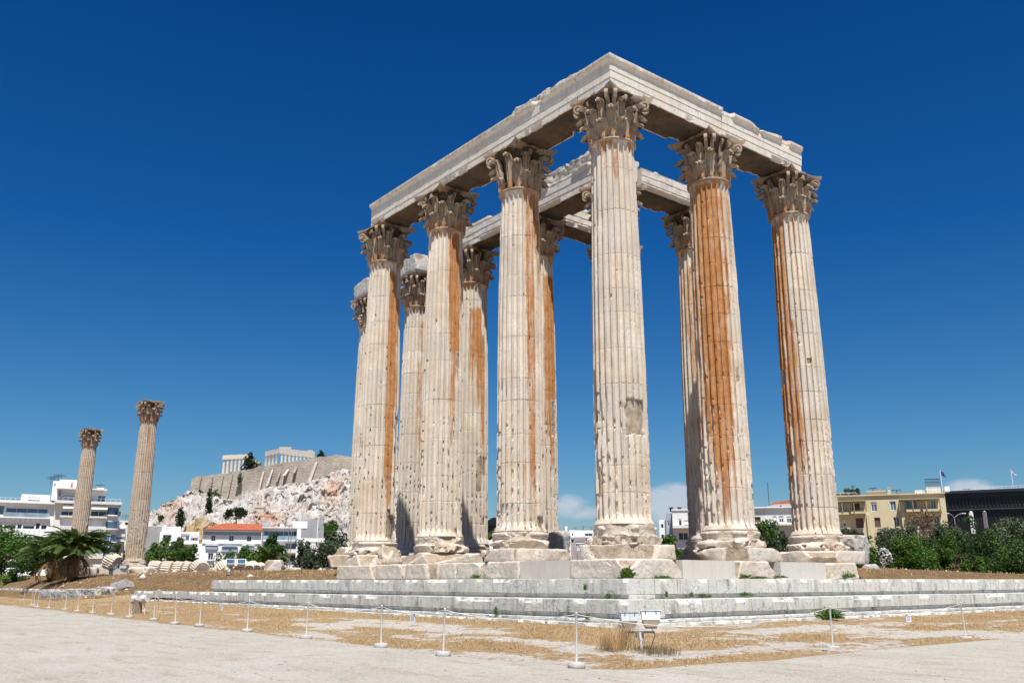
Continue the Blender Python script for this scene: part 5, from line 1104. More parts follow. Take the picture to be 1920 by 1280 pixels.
for i, (xa, ya, xb, yb, wd) in enumerate(((446, 892, 436, 914, 3.5), (486, 884, 478, 922, 3.5), (503, 880, 494, 912, 3), (518, 884, 511, 905, 3), (533, 880, 525, 893, 4), (548, 876, 543, 888, 4), (586, 866, 572, 910, 4.5), (426, 890, 420, 934, 2.5), (388, 894, 386, 936, 3), (366, 896, 362, 936, 3), (408, 892, 404, 936, 3))):
    m = MB(); v = []
    for (x, y) in ((xb-wd*.7, yb), (xb+wd*.7, yb), (xa+wd*.5, ya), (xa-wd*.5, ya)):
        tt = (y-ya)/(yb-ya); p = lat(x, 600-2.0-4.2*tt); v.append((p[0], p[1], zof(y, 600)))
    b = [tuple(np.array(q)+FH*6) for q in v]; m.add(v+b, [(0, 1, 2, 3), (7, 6, 5, 4), (0, 4, 5, 1), (1, 5, 6, 2), (2, 6, 7, 3), (3, 7, 4, 0)])
    o = m.build('buttress', M_CITAD if i in (0, 3, 5, 7, 8, 9, 10) else plain('buttress_stone', (.50, .44, .36), .95, .15, .2), None); o.parent = w; o.matrix_parent_inverse = Matrix.Translation(-w.location)

# the ruined temple on the plateau
tmp = lat(500, 645); tz = zof(886, 645); ac = empty('ruined_temple', (tmp[0], tmp[1], tz), 'distant white colonnaded temple ruin on the hilltop behind the wall', 'temple'); pin = Matrix.Translation(-Vector(ac.location))
def put(o): o.parent = ac; o.matrix_parent_inverse = pin; return o
def pcol(px, D, y0, y1, r=.95):
    p = lat(px, D); z0 = zof(y1, D); z1 = zof(y0, D)
    put(MB().lathe([(r, 0), (r*.97, (z1-z0)*.4), (r*.80, (z1-z0)*.90), (r*1.15, (z1-z0)*.94), (r*1.15, z1-z0)], 14, (p[0], p[1], z0)).build('column', M_FARM, None, 40))
def pbeam(a, b, ya0, ya1, yb0, yb1, Da, Db, th, name='entablature'):
    m = MB(); v = []
    for off in (0, th):
        for (x, y, D) in ((a, ya1, Da), (b, yb1, Db), (b, yb0, Db), (a, ya0, Da)): p = lat(x, D+off); v.append((p[0], p[1], zof(y, D)))
    m.add(v, [(0, 1, 2, 3), (7, 6, 5, 4), (0, 4, 5, 1), (1, 5, 6, 2), (2, 6, 7, 3), (3, 7, 4, 0)]); put(m.build(name, M_FARM, None))
for k in range(6): pcol(409+7.4*k, 640+.5*k, 861.5-.5*k, 888-.6*k)
pbeam(405.5, 452, 853, 861.5, 851, 859, 639, 643, 3); pbeam(406, 440, 857, 861.3, 855, 859.3, 638.4, 641.6, 1.5, 'frieze'); pbeam(452, 478, 852, 866, 866, 876, 650, 655, 12, 'cella_wall')
for k in range(4): pcol(489+6.6*k, 660-4*k, 853.5-1.0*k, 880-.4*k)
pbeam(486.5, 512, 846, 853.5, 840.5, 849.5, 662, 646, 3)
for k in range(9): pcol(519+7.2*k, 646+3.2*k, 850+.85*k, 876)
pbeam(512.5, 582, 839.5, 849.5, 846.5, 857.5, 645, 676, 3); pbeam(513, 536, 837.4, 840, 837.4, 842, 646, 655, 4, 'pediment_fragment'); pbeam(568, 578, 843, 846.5, 843.5, 847, 670, 675, 3, 'pediment_fragment'); pbeam(486, 584, 880, 890, 874, 890, 644, 644, 30, 'platform'); pbeam(404, 455, 887, 893, 883, 893, 637, 640, 30, 'platform')
HG = 'trees on the rocky hill'
for (nm, lb, D, a, b, c, d, sd_, mt, sh, n, lf) in (('cypress', 'tall thin cypress against the hill wall', 560, 378.5, 389.5, 911, 968, 51, L_PINE, 'column', 1500, 1.1), ('cypress', 'broader cypress low on the left slope of the hill', 520, 324, 339.5, 950, 987, 52, L_PINE, 'column', 1300, 1.1), ('umbrella_pine', 'umbrella pine on the hill slope above the red roof', 500, 417, 457, 951, 986, 53, L_PINE, 'umbrella', 2600, 1.1),
        ('pine_tree', 'dark conical tree on the hilltop beside the ruined temple', 618, 440, 474, 848, 880, 54, L_PINE, 'cone', 1900, 1.3), ('pine_tree', 'small dark tree on the hilltop right of the ruined temple', 625, 585, 599, 843.5, 856, 55, L_PINE, 'cone', 700, 1.1), ('shrub', 'dark shrub at the left foot of the hill wall', 590, 362, 375, 918, 936, 56, L_DARK, 'bush', 500, 1.1), ('shrub', 'green shrub right of the tall thin cypress', 592, 388, 402, 917, 934, 57, L_MID, 'bush', 600, 1.1), ('shrub', 'ivy like shrub hanging near the top of the hill wall', 594, 434.5, 442, 884, 903, 58, L_DARK, 'column', 400, .9), ('shrub', 'small shrub on the bare rock right of the monument', 560, 526, 532, 943, 954, 59, L_MID, 'bush', 200, .9), ('shrub', 'dark shrub at the far left foot of the hill', 500, 290, 300, 965, 976, 60, L_DARK, 'bush', 300, 1.0)):
    make_tree(nm, lb, 'tree' if nm != 'shrub' else 'shrub', HG, D, a, b, c, d, sd_, mt, lf, n, .1, 12, sh, .4)
MG = 'slender columns above the hill monument'
for i, (px, y0, y1, lb) in enumerate(((478.5, 899, 925, 'left one of two slender columns before the hill wall'), (489.5, 897, 924, 'right one of two slender columns before the hill wall'))):
    p = lat(px, 588); z0 = zof(y1, 588); z1 = zof(y0, 588)
    o = MB().lathe([(1.1, -1), (1.1, .3), (.6, .5), (.5, z1-z0-1), (.85, z1-z0-.3), (.9, z1-z0)], 12, (p[0], p[1], z0)).build('monument_column', M_FARM, None, 40); tag(o, lb, 'column', MG)
mo = lat(472, 548); mon = empty('hill_monument', (mo[0], mo[1], zof(966, 548)), 'small pale monument with scaffolding set in the rock of the hill', 'monument', None, (0, 0, YAW-R(90)))
MB().box(-2.5, -1, -2, 6.5, 5, 4.5).box(1, -1.4, 4.5, 6.5, 3, 5.2).build('block', M_FARM, mon); m = MB()
for x in (-6.5, -5, -3.6): m.tube([(x, -2, -3), (x, -2, 14)], .22, 6)
for z in (0, 4, 8, 12): m.tube([(-6.5, -2, z), (-3.6, -2, z)], .16, 6)
m.build('scaffold', M_FRAME, mon); MB().box(1.5, -1.2, 5.2, 2.3, 0, 12.5).box(3.6, -1.2, 5.2, 4.4, 0, 12).build('pillar', M_FARM, mon)

# ------------------------------------------------------------------ buildings
M_DARKP = plain('black_panel', (0.02, 0.018, 0.022), 0.5, 0.5, 0.4)
class Bld:
    """a building drawn as photo rows and columns of its street front at distance D, with real depth behind"""
    def __init__(s, name, label, D, x0, x1, yt, yb, depth, mat, holes=(), turn=0.0, group='buildings round the site'):
        s.D = D; s.x0 = x0; s.yb = yb; s.o = lat(x0, D); s.o[2] = zof(yb, D)
        kx = lambda px: (px-960)/FPX*0.979
        tau = turn-math.atan(kx((x0+x1)/2))
        s.root = empty(name, s.o, label, 'building', group, (0, 0, YAW-R(90)+tau)); k0 = kx(x0)
        # distance along the turned front at which photo column px is met
        s.x = lambda px: D*(kx(px)-k0)/(math.cos(tau)-kx(px)*math.sin(tau)); s.z = lambda py: zof(py, D)-s.o[2]
        s.front('wall', x0, x1, yt, yb, depth, mat, holes)
    def front(s, name, x0, x1, yt, yb, depth, mat, holes=(), y0=0.0):
        xs_ = sorted({s.x(x0), s.x(x1)} | {s.x(h[k]) for h in holes for k in (0, 2)}); zs_ = sorted({s.z(yt), s.z(yb)} | {s.z(h[k]) for h in holes for k in (1, 3)})
        m = MB(); H = [(s.x(h[0]), s.z(h[3]), s.x(h[2]), s.z(h[1])) for h in holes]; rv = .30
        for a, b in zip(xs_[:-1], xs_[1:]):
            for c, d in zip(zs_[:-1], zs_[1:]):
                cx, cz = (a+b)/2, (c+d)/2
                if any(q[0] < cx < q[2] and q[1] < cz < q[3] for q in H): continue
                m.add([(a, y0, c), (b, y0, c), (b, y0, d), (a, y0, d)], [(0, 1, 2, 3)])
        for q in H:
            m.add([(q[0], y0, q[1]), (q[2], y0, q[1]), (q[2], y0, q[3]), (q[0], y0, q[3]), (q[0], y0+rv, q[1]), (q[2], y0+rv, q[1]), (q[2], y0+rv, q[3]), (q[0], y0+rv, q[3])], [(0, 4, 5, 1), (1, 5, 6, 2), (2, 6, 7, 3), (3, 7, 4, 0)])
        a, b, c, d = xs_[0], xs_[-1], zs_[0], zs_[-1]
        m.add([(a, y0, c), (b, y0, c), (b, y0, d), (a, y0, d), (a, y0+depth, c), (b, y0+depth, c), (b, y0+depth, d), (a, y0+depth, d)], [(1, 5, 6, 2), (4, 0, 3, 7), (3, 2, 6, 7), (5, 4, 7, 6)])
        s.walls = m.build(name, mat, s.root)
        for h in holes: s.window(*h[:4], h[4] if len(h) > 4 else M_GLASSD, h[5] if len(h) > 5 else 2, y0)
        return s
    def window(s, xa, ya, xb, yb, pane, bars, y0=0.0):
        a, b, c, d = s.x(xa), s.x(xb), s.z(yb), s.z(ya); y = y0+.18; t = .07; m = MB()
        if pane is M_DARKP: MB().box(a, y, c, b, y+.05, d).build('window', M_DARKP, s.root); return
        if pane is M_SHUT: MB().box(a, y, c, b, y+.05, d).build('shutter', M_SHUT, s.root); return
        m.box(a, y-.02, c, b, y+.06, c+t).box(a, y-.02, d-t, b, y+.06, d).box(a, y-.02, c+t, a+t, y+.06, d-t).box(b-t, y-.02, c+t, b, y+.06, d-t)
        for k in range(1, bars):
            x = a+(b-a)*k/bars; m.box(x-.035, y-.018, c+t, x+.035, y+.058, d-t)
        f = m.build('window', M_FRAME, s.root); MB().box(a+.01, y+.02, c+.01, b-.01, y+.045, d-.01).build('pane', pane, f)
        if (int(xa*7+ya*13) % 5) < 2 and bars > 0: MB().box(a+.03, y-.06, d-(d-c)*(.25+.1*(int(xa*3) % 5)), b-.03, y-.03, d-.03).build('blind', M_AWN if int(xa) % 2 else M_WHITE2, f)
    def box(s, name, xa, ya, xb, yb, y0, y1, mat): MB().box(s.x(xa), y0, s.z(yb), s.x(xb), y1, s.z(ya)).build(name, mat, s.root); return s
    def rail(s, xa, ya, xb, yb, y0, mat=None, name='railing', n=None, top=.04):
        m = MB(); a, b, c, d = s.x(xa), s.x(xb), s.z(yb), s.z(ya); n = n or max(2, int((b-a)/.9))
        for k in range(n+1): x = a+(b-a)*k/n; m.box(x-.02, y0-.02, c, x+.02, y0+.02, d)
        m.box(a, y0-.025, d, b, y0+.025, d+top); m.build(name, mat or M_METAL, s.root); return s
    def antenna(s, px, y0, y1, y, bars=3, w=.9):
        m = MB(); x = s.x(px); a = s.z(y0); b = s.z(y1); m.tube([(x, y, b), (x, y, a)], .05, 5)
        for k in range(bars): z = a-(a-b)*.14*k; m.box(x-w, y-.03, z-.03, x+w, y+.03, z+.03)
        m.build('antenna', M_DKMET, s.root); return s

# white offices at the left edge
b = Bld('office_building', 'white office block with blue ribbon windows at the left edge', 190, -70, 97, 937, 1095, 16, M_WHITE,
  [(-66, 945, 1.5, 962, M_GLASS, 2), (5, 945, 84, 962, M_GLASS, 4), (-66, 976, 2, 988.5, M_GLASS, 2), (6, 976, 28, 988.5, M_GLASSD, 1), (30.5, 976, 39, 988.5, M_GLASSD, 1), (41, 976, 63, 988.5, M_GLASSD, 1), (65, 976, 73, 988.5, M_GLASSD, 1), (75.5, 976, 86, 988.5, M_GLASSD, 1), (-60, 1003, 86, 1014, M_GLASS, 6), (-60, 1028, 86, 1040, M_GLASSD, 6), (-60, 1052, 86, 1064, M_GLASSD, 6)])
b.box('cornice', -70, 935, 99, 939.5, -1.2, 14, M_WHITE); b.box('balcony_glass', 1, 957.5, 88, 966, -.55, -.5, M_RAILG); b.box('balcony_slab', -66, 966, 90, 968, -.7, 0, M_WHITE)
b.front('penthouse', 31, 86, 920, 937, 8, M_WHITE, [(44, 924.5, 68, 937, M_GLASSD, 3)], 2.5); b.rail(-70, 929, 30, 935, 1.0, M_FRAME); b.rail(44, 931, 68, 937, 2.4, M_FRAME)
m = MB()
for k in range(16): x = b.x(-60+k*9.5); m.box(x-.03, -.018, b.z(1001), x+.03, -.002, b.z(990)); m.box(x-.03, -.018, b.z(974), x+.03, -.002, b.z(967.5))
m.build('cladding_joint', M_GREYW, b.root)
# flats with balconies
b = Bld('apartment_building', 'white flats with awnings and a rounded corner bay behind the farther lone column', 186, 97, 197, 938, 1095, 14, M_WHITE2,
  [(110, 955, 138, 966, M_GLASSD, 2), (166, 955, 195, 967, M_GLASSD, 2), (112, 971, 132, 985.5, M_WHITE, 1), (168, 974, 190, 987, M_WHITE, 1), (112, 998, 136, 1012, M_GLASSD, 2), (168, 998, 193, 1012, M_GLASSD, 2), (112, 1024, 136, 1040, M_GLASSD, 2), (168, 1024, 193, 1040, M_GLASSD, 2)])
b.box('roof_slab', 95, 938, 222, 943, -1.6, 14, M_WHITE2); b.rail(110, 960, 140, 966, -1.3, M_DKMET); b.rail(166, 960, 196, 966, -1.3, M_DKMET)
for y in (966, 993, 1018, 1043): b.box('balcony', 108, y, 197, y+3.2, -1.5, 0, M_WHITE2)
for y in (985, 1011, 1036): b.box('parapet', 108, y, 197, y+7, -1.5, -1.3, M_WHITE2)
for xa, xb in ((112, 140), (166, 196)):
    m = MB(); m.add([(b.x(xa), -.05, b.z(943.5)), (b.x(xb), -.05, b.z(943.5)), (b.x(xb), -1.9, b.z(953.5)), (b.x(xa), -1.9, b.z(953.5)), (b.x(xa), -.05, b.z(943)), (b.x(xb), -.05, b.z(943)), (b.x(xb), -1.95, b.z(953)), (b.x(xa), -1.95, b.z(953))], [(0, 3, 2, 1), (4, 5, 6, 7), (0, 1, 5, 4), (1, 2, 6, 5), (2, 3, 7, 6), (3, 0, 4, 7)]); m.build('awning', M_AWN, b.root)
cx = b.x(206); r_ = b.x(218)-cx
MB().lathe([(r_, 0), (r_, b.z(943))], 28, (cx, r_*.6, 0)).build('corner_bay', M_WHITE2, b.root, 40)
for ya, yb in ((948, 962), (975, 988), (1000, 1013), (1026, 1040)): MB().lathe([(r_+.04, b.z(yb)), (r_+.04, b.z(ya))], 28, (cx, r_*.6, 0)).build('bay_window', M_GLASS, b.root, 40)
for ya in (962, 988, 1013): MB().lathe([(r_+.5, b.z(ya+2.2)), (r_+.5, b.z(ya))], 28, (cx, r_*.6, 0)).build('bay_slab', M_WHITE, b.root, 40)
b.front('upper_storey', 97, 190, 914, 938, 9, M_WHITE, [(108, 920, 137, 930, M_RAILG, 3), (176, 924, 190, 937, M_GLASS, 2)], 2.5); b.box('roof_slab', 95, 912.5, 192, 915, .6, 12, M_WHITE2); b.front('penthouse', 99, 140, 895, 913, 6, M_WHITE, [(120, 900, 126, 912, M_ORANGE, 1)], 3.5)
b.front('lift_house', 86, 99, 898, 935, 6, M_WHITE, [(88, 903, 92, 908, M_GLASSD, 1)], 4.0); b.rail(110, 931, 140, 938, .3, M_FRAME); b.rail(172, 932, 219, 938, -.3, M_FRAME); b.rail(110, 906, 142, 913, 1.2, M_FRAME); b.box('water_tank', 172, 907, 186, 914, 4, 6, M_FRAME); b.box('air_conditioner', 100, 917, 104, 928, 2.1, 2.5, M_METAL)
for px, y0, y1 in ((81, 889, 905), (86, 887, 905), (94, 884, 898), (100, 884, 896), (178, 900, 908)): b.antenna(px, y0, y1, 6)
b.box('sun_blind', 216, 955, 222, 961, -1.0, 1.5, M_SHUT)
# low buildings between
b = Bld('apartment_building', 'low grey and white flats between the lone columns and the villa', 205, 216, 282, 975, 1075, 12, M_WHITE2, [(218, 978, 226, 983, M_GLASSD, 1), (232, 978, 240, 984, M_GLASSD, 1), (218, 1000, 230, 1010, M_GLASS, 2), (218, 1018, 230, 1028, M_GLASSD, 2)])
b.box('balcony', 216, 988, 234, 991, -1.2, 0, M_WHITE); b.box('balcony', 216, 1012, 234, 1015, -1.2, 0, M_WHITE); b.box('blank_wall', 248, 986, 308, 1075, -2, -.01, M_GREYW); b.rail(217, 970, 250, 975, .3, M_METAL); b.antenna(232, 963, 976, 3)
b = Bld('apartment_building', 'low white flats with a small awning left of the villa', 200, 300, 374, 996, 1075, 12, M_WHITE, [(306, 1002, 322, 1014, M_GLASSD, 2), (340, 1000, 356, 1012, M_GLASS, 2), (362, 1006, 371, 1016, M_GLASSD, 1)])
b.box('penthouse', 302, 985, 338, 996, 2, 8, M_WHITE2); b.box('awning', 358, 1000, 371, 1007.5, -1.4, -.05, M_AWN); b.rail(300, 990, 372, 996, .2, M_METAL); b.antenna(331, 972, 996, 4, 0); b.box('parapet', 338, 1012, 374, 1018, -1.2, -1.0, M_WHITE); b.box('balcony', 338, 1018, 374, 1020, -1.3, 0, M_WHITE2); b.box('water_tank', 305, 981, 310, 985.5, 3, 4.5, M_FRAME)
# red roofed villa
b = Bld('villa', 'white neoclassical villa with a low red tiled roof', 180, 381, 490, 994, 1085, 13, M_WHITE, [(396.5, 1002.5, 405, 1013.5, M_GLASSD, 2), (430, 1002.5, 439, 1013.5, M_GLASSD, 2), (463.5, 1002.5, 472, 1013.5, M_GLASSD, 2), (393.5, 1036, 403.5, 1049, M_GLASSD, 2), (426, 1034, 442, 1049, M_GLASS, 2), (462, 1036, 472, 1049, M_GLASSD, 2)])
b.box('frieze_band', 381, 996, 490, 1003-1, -.03, -.001, M_BLUEG); b.box('string_course', 380, 1016.5, 491, 1018, -.25, -.001, M_WHITE); b.box('eaves', 379.5, 992.5, 491.5, 995, -.8, 13.6, M_BLUEG)
for xa, xb in ((388, 410), (456, 478)): b.box('window_hood', xa, 1022, xb, 1029, -.35, -.002, M_BLUEG); b.box('window_hood', xa-1, 1021, xb+1, 1022, -.5, -.002, M_WHITE)
m = MB(); y0, y1 = -.55, -.002; m.add([(b.x(418), y0, b.z(1024.5)), (b.x(448), y0, b.z(1024.5)), (b.x(433), y0, b.z(1018.4)), (b.x(418), y1, b.z(1024.5)), (b.x(448), y1, b.z(1024.5)), (b.x(433), y1, b.z(1018.4))], [(0, 1, 2), (5, 4, 3), (0, 3, 4, 1), (1, 4, 5, 2), (2, 5, 3, 0)]); m.build('pediment', M_BLUEG, b.root); b.box('pediment_panel', 419, 1024.8, 447, 1033, -.3, -.002, M_BLUEG)
for xa in (393.5, 426, 462): b.box('sill', xa-1.5, 1049, xa+12, 1050.3, -.4, -.001, M_WHITE)
m = MB(); a, c_, z0, z1 = b.x(379), b.x(492), b.z(992.4), b.z(976.5); m.add([(a, -.9, z0), (c_, -.9, z0), (c_, 13.7, z0), (a, 13.7, z0), (b.x(414), 6.4, z1), (b.x(494), 6.4, z1)], [(0, 1, 5, 4), (1, 2, 5), (2, 3, 4, 5), (3, 0, 4), (0, 3, 2, 1)]); m.build('roof', M_TILE, b.root)
b.front('side_wing', 367, 381, 1018, 1085, 9, M_WHITE, [(371, 1038, 377, 1050, M_GLASSD, 1)], 1.2); b.rail(366, 1010, 381, 1018, 1.4, M_WHITE)
# glass offices and grey block
b = Bld('glass_building', 'glass fronted office building right of the villa', 186, 492, 564, 990, 1085, 13, M_WHITE, [(495, 992, 559, 1004, M_GLASS, 7), (495, 1016, 524, 1028, M_GLASSD, 2), (536, 1017, 558, 1028, M_GLASS, 2), (495, 1039, 558, 1052, M_GLASSD, 4)])
b.box('balcony_glass', 494, 1004, 560, 1012, -1.1, -1.05, M_RAILG); b.box('balcony', 493, 1012, 561, 1014, -1.2, 0, M_WHITE); b.box('balcony', 493, 1029, 561, 1036, -1.2, 0, M_WHITE2); b.box('corner_post', 556.5, 990, 564, 1085, -1.25, -.01, M_WHITE); b.box('roof_slab', 491, 987.5, 565, 990, -1.3, 13, M_WHITE2); b.rail(492, 982, 564, 987.5, -.8, M_FRAME); b.box('roof_room', 549, 974, 576, 987.5, 3, 8, M_WHITE); b.box('roof_box', 524, 979, 531, 987.5, 3, 5, M_FRAME); b.box('roof_box', 486, 976, 500, 984, 4, 8, M_BLUEG); b.rail(540, 970, 578, 974, 3.2, M_FRAME); b.antenna(535, 965, 988, 5, 0)
m = MB()
for px in (546, 541.5): m.tube([(b.x(px), -1.3, b.z(1075)), (b.x(px), -1.3, b.z(989))], .07, 6)
m.build('drain_pipe', M_METAL, b.root)
b = Bld('concrete_building', 'plain windowless grey block right of the glass offices', 200, 563, 605, 972, 1085, 11, M_GREYW, [(596, 990, 598, 1000, M_GLASSD, 1)]); b.box('wall_edge', 594, 974, 596, 1008, -.2, -.01, M_WHITE2); b.box('side_step', 605, 985, 607, 1085, 0, 6, M_GREYW); b.rail(565, 966, 600, 972, .3, M_METAL)
b = Bld('annex', 'long low white terrace block in front of the grey block', 178, 560, 614, 1008, 1085, 10, M_WHITE, [(562, 1015.5, 612, 1017.5, M_GLASSD, 1)])
# buildings seen between the columns
b = Bld('gabled_house', 'white house with a dark gable roof seen left of the orange striped column', 170, 905, 940, 998, 1060, 10, M_WHITE, [(908, 1003, 914, 1010, M_GLASSD, 1), (926, 1003, 932, 1010, M_GLASSD, 1)])
m = MB(); m.add([(b.x(900), -1, b.z(985)), (b.x(944), -1, b.z(985)), (b.x(942), -1, b.z(972)), (b.x(924), -1, b.z(970)), (b.x(900), 11, b.z(985)), (b.x(944), 11, b.z(985)), (b.x(942), 11, b.z(972)), (b.x(924), 11, b.z(970))], [(0, 1, 2, 3), (7, 6, 5, 4), (0, 4, 5, 1), (3, 2, 6, 7), (0, 3, 7, 4), (1, 5, 6, 2)]); m.build('roof', M_DARKB, b.root); b.box('dark_storey', 902, 985, 942, 998, .5, 9, M_DKMET)
b = Bld('apartment_building', 'white and mauve flats left of the corner column', 178, 1044, 1070, 996, 1075, 12, M_WHITE, [(1052, 1008, 1067, 1016, M_GLASSD, 3), (1052, 1028, 1067, 1034, M_GLASSD, 3)])
b.front('mauve_wing', 1070, 1128, 1006, 1075, 10, M_MAUVE, [(1070.5, 1010, 1076, 1018, M_GLASSD, 1), (1079, 1014, 1095, 1024, M_GLASS, 4), (1098, 1009, 1112, 1020, M_GLASSD, 1)], 1.0); b.front('top_storey', 1068, 1130, 992, 1006, 8, M_WHITE, [(1072, 998, 1075, 1003, M_GLASSD, 1), (1097, 998, 1112, 1004, M_GLASS, 2)], 3.0); b.box('chimney', 1060, 984, 1064, 996, 4, 5, M_WHITE); b.rail(1046, 991, 1128, 996, 1.5, M_METAL)
for px, y0 in ((1079, 986), (1095, 984), (1110, 985)): b.antenna(px, y0, 993, 5, 1, .5)
b = Bld('apartment_building', 'pale grey modern flats left of the rust streaked column', 150, 1262, 1302, 956, 1060, 14, M_WHITE2, [(1273.5, 972, 1279, 985, M_GLASSD, 1), (1283, 975, 1292, 988, M_GLASS, 1), (1272, 998, 1290, 1012, M_GLASSD, 2)])
b.front('side_wing', 1249, 1262, 960, 1060, 9, M_BLUEG, [(1252, 974, 1256, 984, M_GLASSD, 1), (1252, 1000, 1257, 1010, M_GLASSD, 1)], 1.8); b.box('balcony', 1262, 985.5, 1300, 990.5, -1.5, 0, M_WHITE2); b.front('lower_wing', 1236, 1249, 972, 1060, 8, M_WHITE, [(1239, 980, 1244, 988, M_GLASSD, 1), (1239, 1000, 1244, 1010, M_GLASSD, 1)], 2.5); b.box('roof_edge', 1261, 954.5, 1303, 956.5, -.2, 12, M_WHITE)
for px in (1260.5, 1276): MB().lathe([(.28, b.z(956)), (.28, b.z(950)), (.4, b.z(949.7)), (.4, b.z(948))], 10, (b.x(px), 3, 0)).build('chimney', M_DKMET, b.root)
b = Bld('apartment_building', 'white flats with a long balcony between the rust streaked and rightmost columns', 140, 1396, 1500, 952, 1060, 13, M_WHITE2, [(1413.5, 969, 1428, 979, M_SHUT, 1), (1451, 968, 1458, 982, M_GLASSD, 2), (1462.5, 968, 1471, 980, M_GLASSD, 2), (1477, 969, 1486, 981, M_GLASSD, 2), (1462, 995, 1472, 1004, M_GLASSD, 1)])
b.box('balcony', 1447, 983, 1500, 986, -1.3, 0, M_WHITE2); b.rail(1447, 979, 1500, 983, -1.2, M_METAL); b.box('roof_edge', 1395, 951, 1501, 953, -.5, 13, M_WHITE); b.front('attic', 1449, 1500, 940, 952, 7, M_WHITE, [(1466, 944, 1471, 951, M_GLASSD, 1)], 4); m = MB(); m.add([(b.x(1449), 3.5, b.z(941)), (b.x(1500), 3.5, b.z(933)), (b.x(1500), 9, b.z(930)), (b.x(1470), 9, b.z(932)), (b.x(1449), 3.5, b.z(943)), (b.x(1500), 3.5, b.z(941)), (b.x(1500), 11, b.z(941)), (b.x(1449), 11, b.z(943))], [(0, 1, 2, 3), (4, 7, 6, 5), (0, 4, 5, 1), (1, 5, 6, 2), (2, 6, 7, 3), (3, 7, 4, 0)]); m.build('roof', M_TILE, b.root)
b.antenna(1415, 894, 953, 5, 0); b.antenna(1446, 899, 953, 5, 0); b.box('roof_box', 1428, 948, 1434, 952, 3, 4, M_FRAME); b.box('roof_box', 1442, 947, 1450, 952, 3, 4, M_FRAME)
# cream flats
cw = [(1580, 945, 1585, 957, M_GLASSD, 1), (1603, 945, 1617, 957, M_SHUT, 1), (1638.5, 943.5, 1649, 960.5, M_GLASS, 2), (1675, 943, 1685.5, 960, M_GLASS, 2), (1703.5, 943, 1726, 958, M_GLASS, 2), (1752, 943, 1761, 958.5, M_GLASS, 2), (1583, 973, 1588, 986, M_GLASSD, 1), (1607, 972, 1621, 990, M_SHUT, 1), (1642, 972, 1653, 990, M_SHUT, 1), (1678, 972, 1689, 989, M_GLASSD, 2), (1712, 972, 1726, 988, M_GLASSD, 1), (1754, 972, 1765, 985, M_GLASSD, 2), (1644, 1000, 1655, 1015, M_SHUT, 1), (1680, 1000, 1690, 1015, M_GLASSD, 2), (1608, 1000, 1620, 1015, M_SHUT, 1)]
b = Bld('apartment_building', 'cream coloured flats with brown shutters and balconies on the right', 128, 1552, 1780, 931, 1075, 14, M_CREAM, cw)
b.box('roof_edge', 1551, 930, 1781, 932, -.25, 14, M_CREAM); b.box('balcony', 1560, 962, 1596, 966, -1.3, 0, M_CREAM); b.box('balcony', 1600, 961, 1627, 965, -1.3, 0, M_CREAM); b.box('balcony', 1704, 960, 1730, 964, -1.3, 0, M_CREAM); b.box('balcony', 1735, 960, 1771, 964, -1.3, 0, M_CREAM)
for xa, xb in ((1560, 1596), (1600, 1628)): b.rail(xa, 955, xb, 962, -1.2, M_DKMET, n=9)
b.rail(1704, 957, 1772, 960.5, -1.2, M_DKMET, n=16); b.rail(1556, 926, 1780, 930.5, .6, M_METAL, n=40); b.box('balcony', 1560, 990, 1596, 993, -1.2, 0, M_CREAM)
for xa, xb in ((1562, 1629), (1692, 1768)):
    m = MB(); z = b.z(943); m.box(b.x(xa), -1.5, z, b.x(xb), -.01, z+.10)
    for k in range(4): x = b.x(xa+(xb-xa)*k/3); m.box(x-.06, -1.42, b.z(962), x+.06, -1.30, z-.001)
    m.build('pergola', plain('pergola_wood', (.30, .24, .15), .9), b.root)
b.box('pilaster', 1694, 944, 1701, 1075, -.5, -.005, M_CREAM); b.box('pilaster', 1628, 966, 1634, 1075, -.3, -.005, M_CREAM); b.front('stair_house', 1632, 1668, 921, 931, 6, M_CREAM, [], 3.0); b.box('stair_house_roof', 1631, 920, 1669, 921.2, 2.8, 9.2, M_CREAM); b.box('chimney', 1673, 915, 1679, 931, 3, 4, M_CREAM); b.box('chimney_cap', 1672.5, 914, 1679.5, 915, 2.9, 4.1, M_CREAM); b.box('roof_box', 1726, 921, 1747, 930, 3, 6, M_WHITE); b.box('plant_room', 1748, 916, 1776, 930, 2.5, 7, M_WHITE2); b.rail(1747, 903, 1776, 916, 2.4, M_DKMET, n=14, top=.1); b.rail(1747, 909, 1776, 916, 2.4, M_DKMET, n=2, top=.08); b.box('roof_box', 1783, 917, 1793, 926, 2, 4, M_WHITE)
b.box('roof_canopy', 1566, 922, 1600, 923, 2, 6, M_METAL); b.rail(1566, 923, 1612, 931, 1.8, M_FRAME); b.box('roof_box', 1655, 916, 1662, 920, 4, 5, M_ORANGE); b.antenna(1606, 908, 931, 3, 2, .3); b.antenna(1645, 914, 921, 3, 2, .5); b.antenna(1690, 919, 931, 3, 2, .7)
for (a_, b_, lb, sd_) in ((1595, 1611, 'potted shrub on the left part of the cream flats roof', 81), (1611, 1623, 'second potted shrub on the cream flats roof, by the stair house', 82)): make_tree('roof_shrub', lb, 'shrub', 'potted shrubs on the roof of the cream flats', 131, a_, b_, 913, 930, sd_, L_OLIVE, .3, 700, .1, 8, 'round', .5)
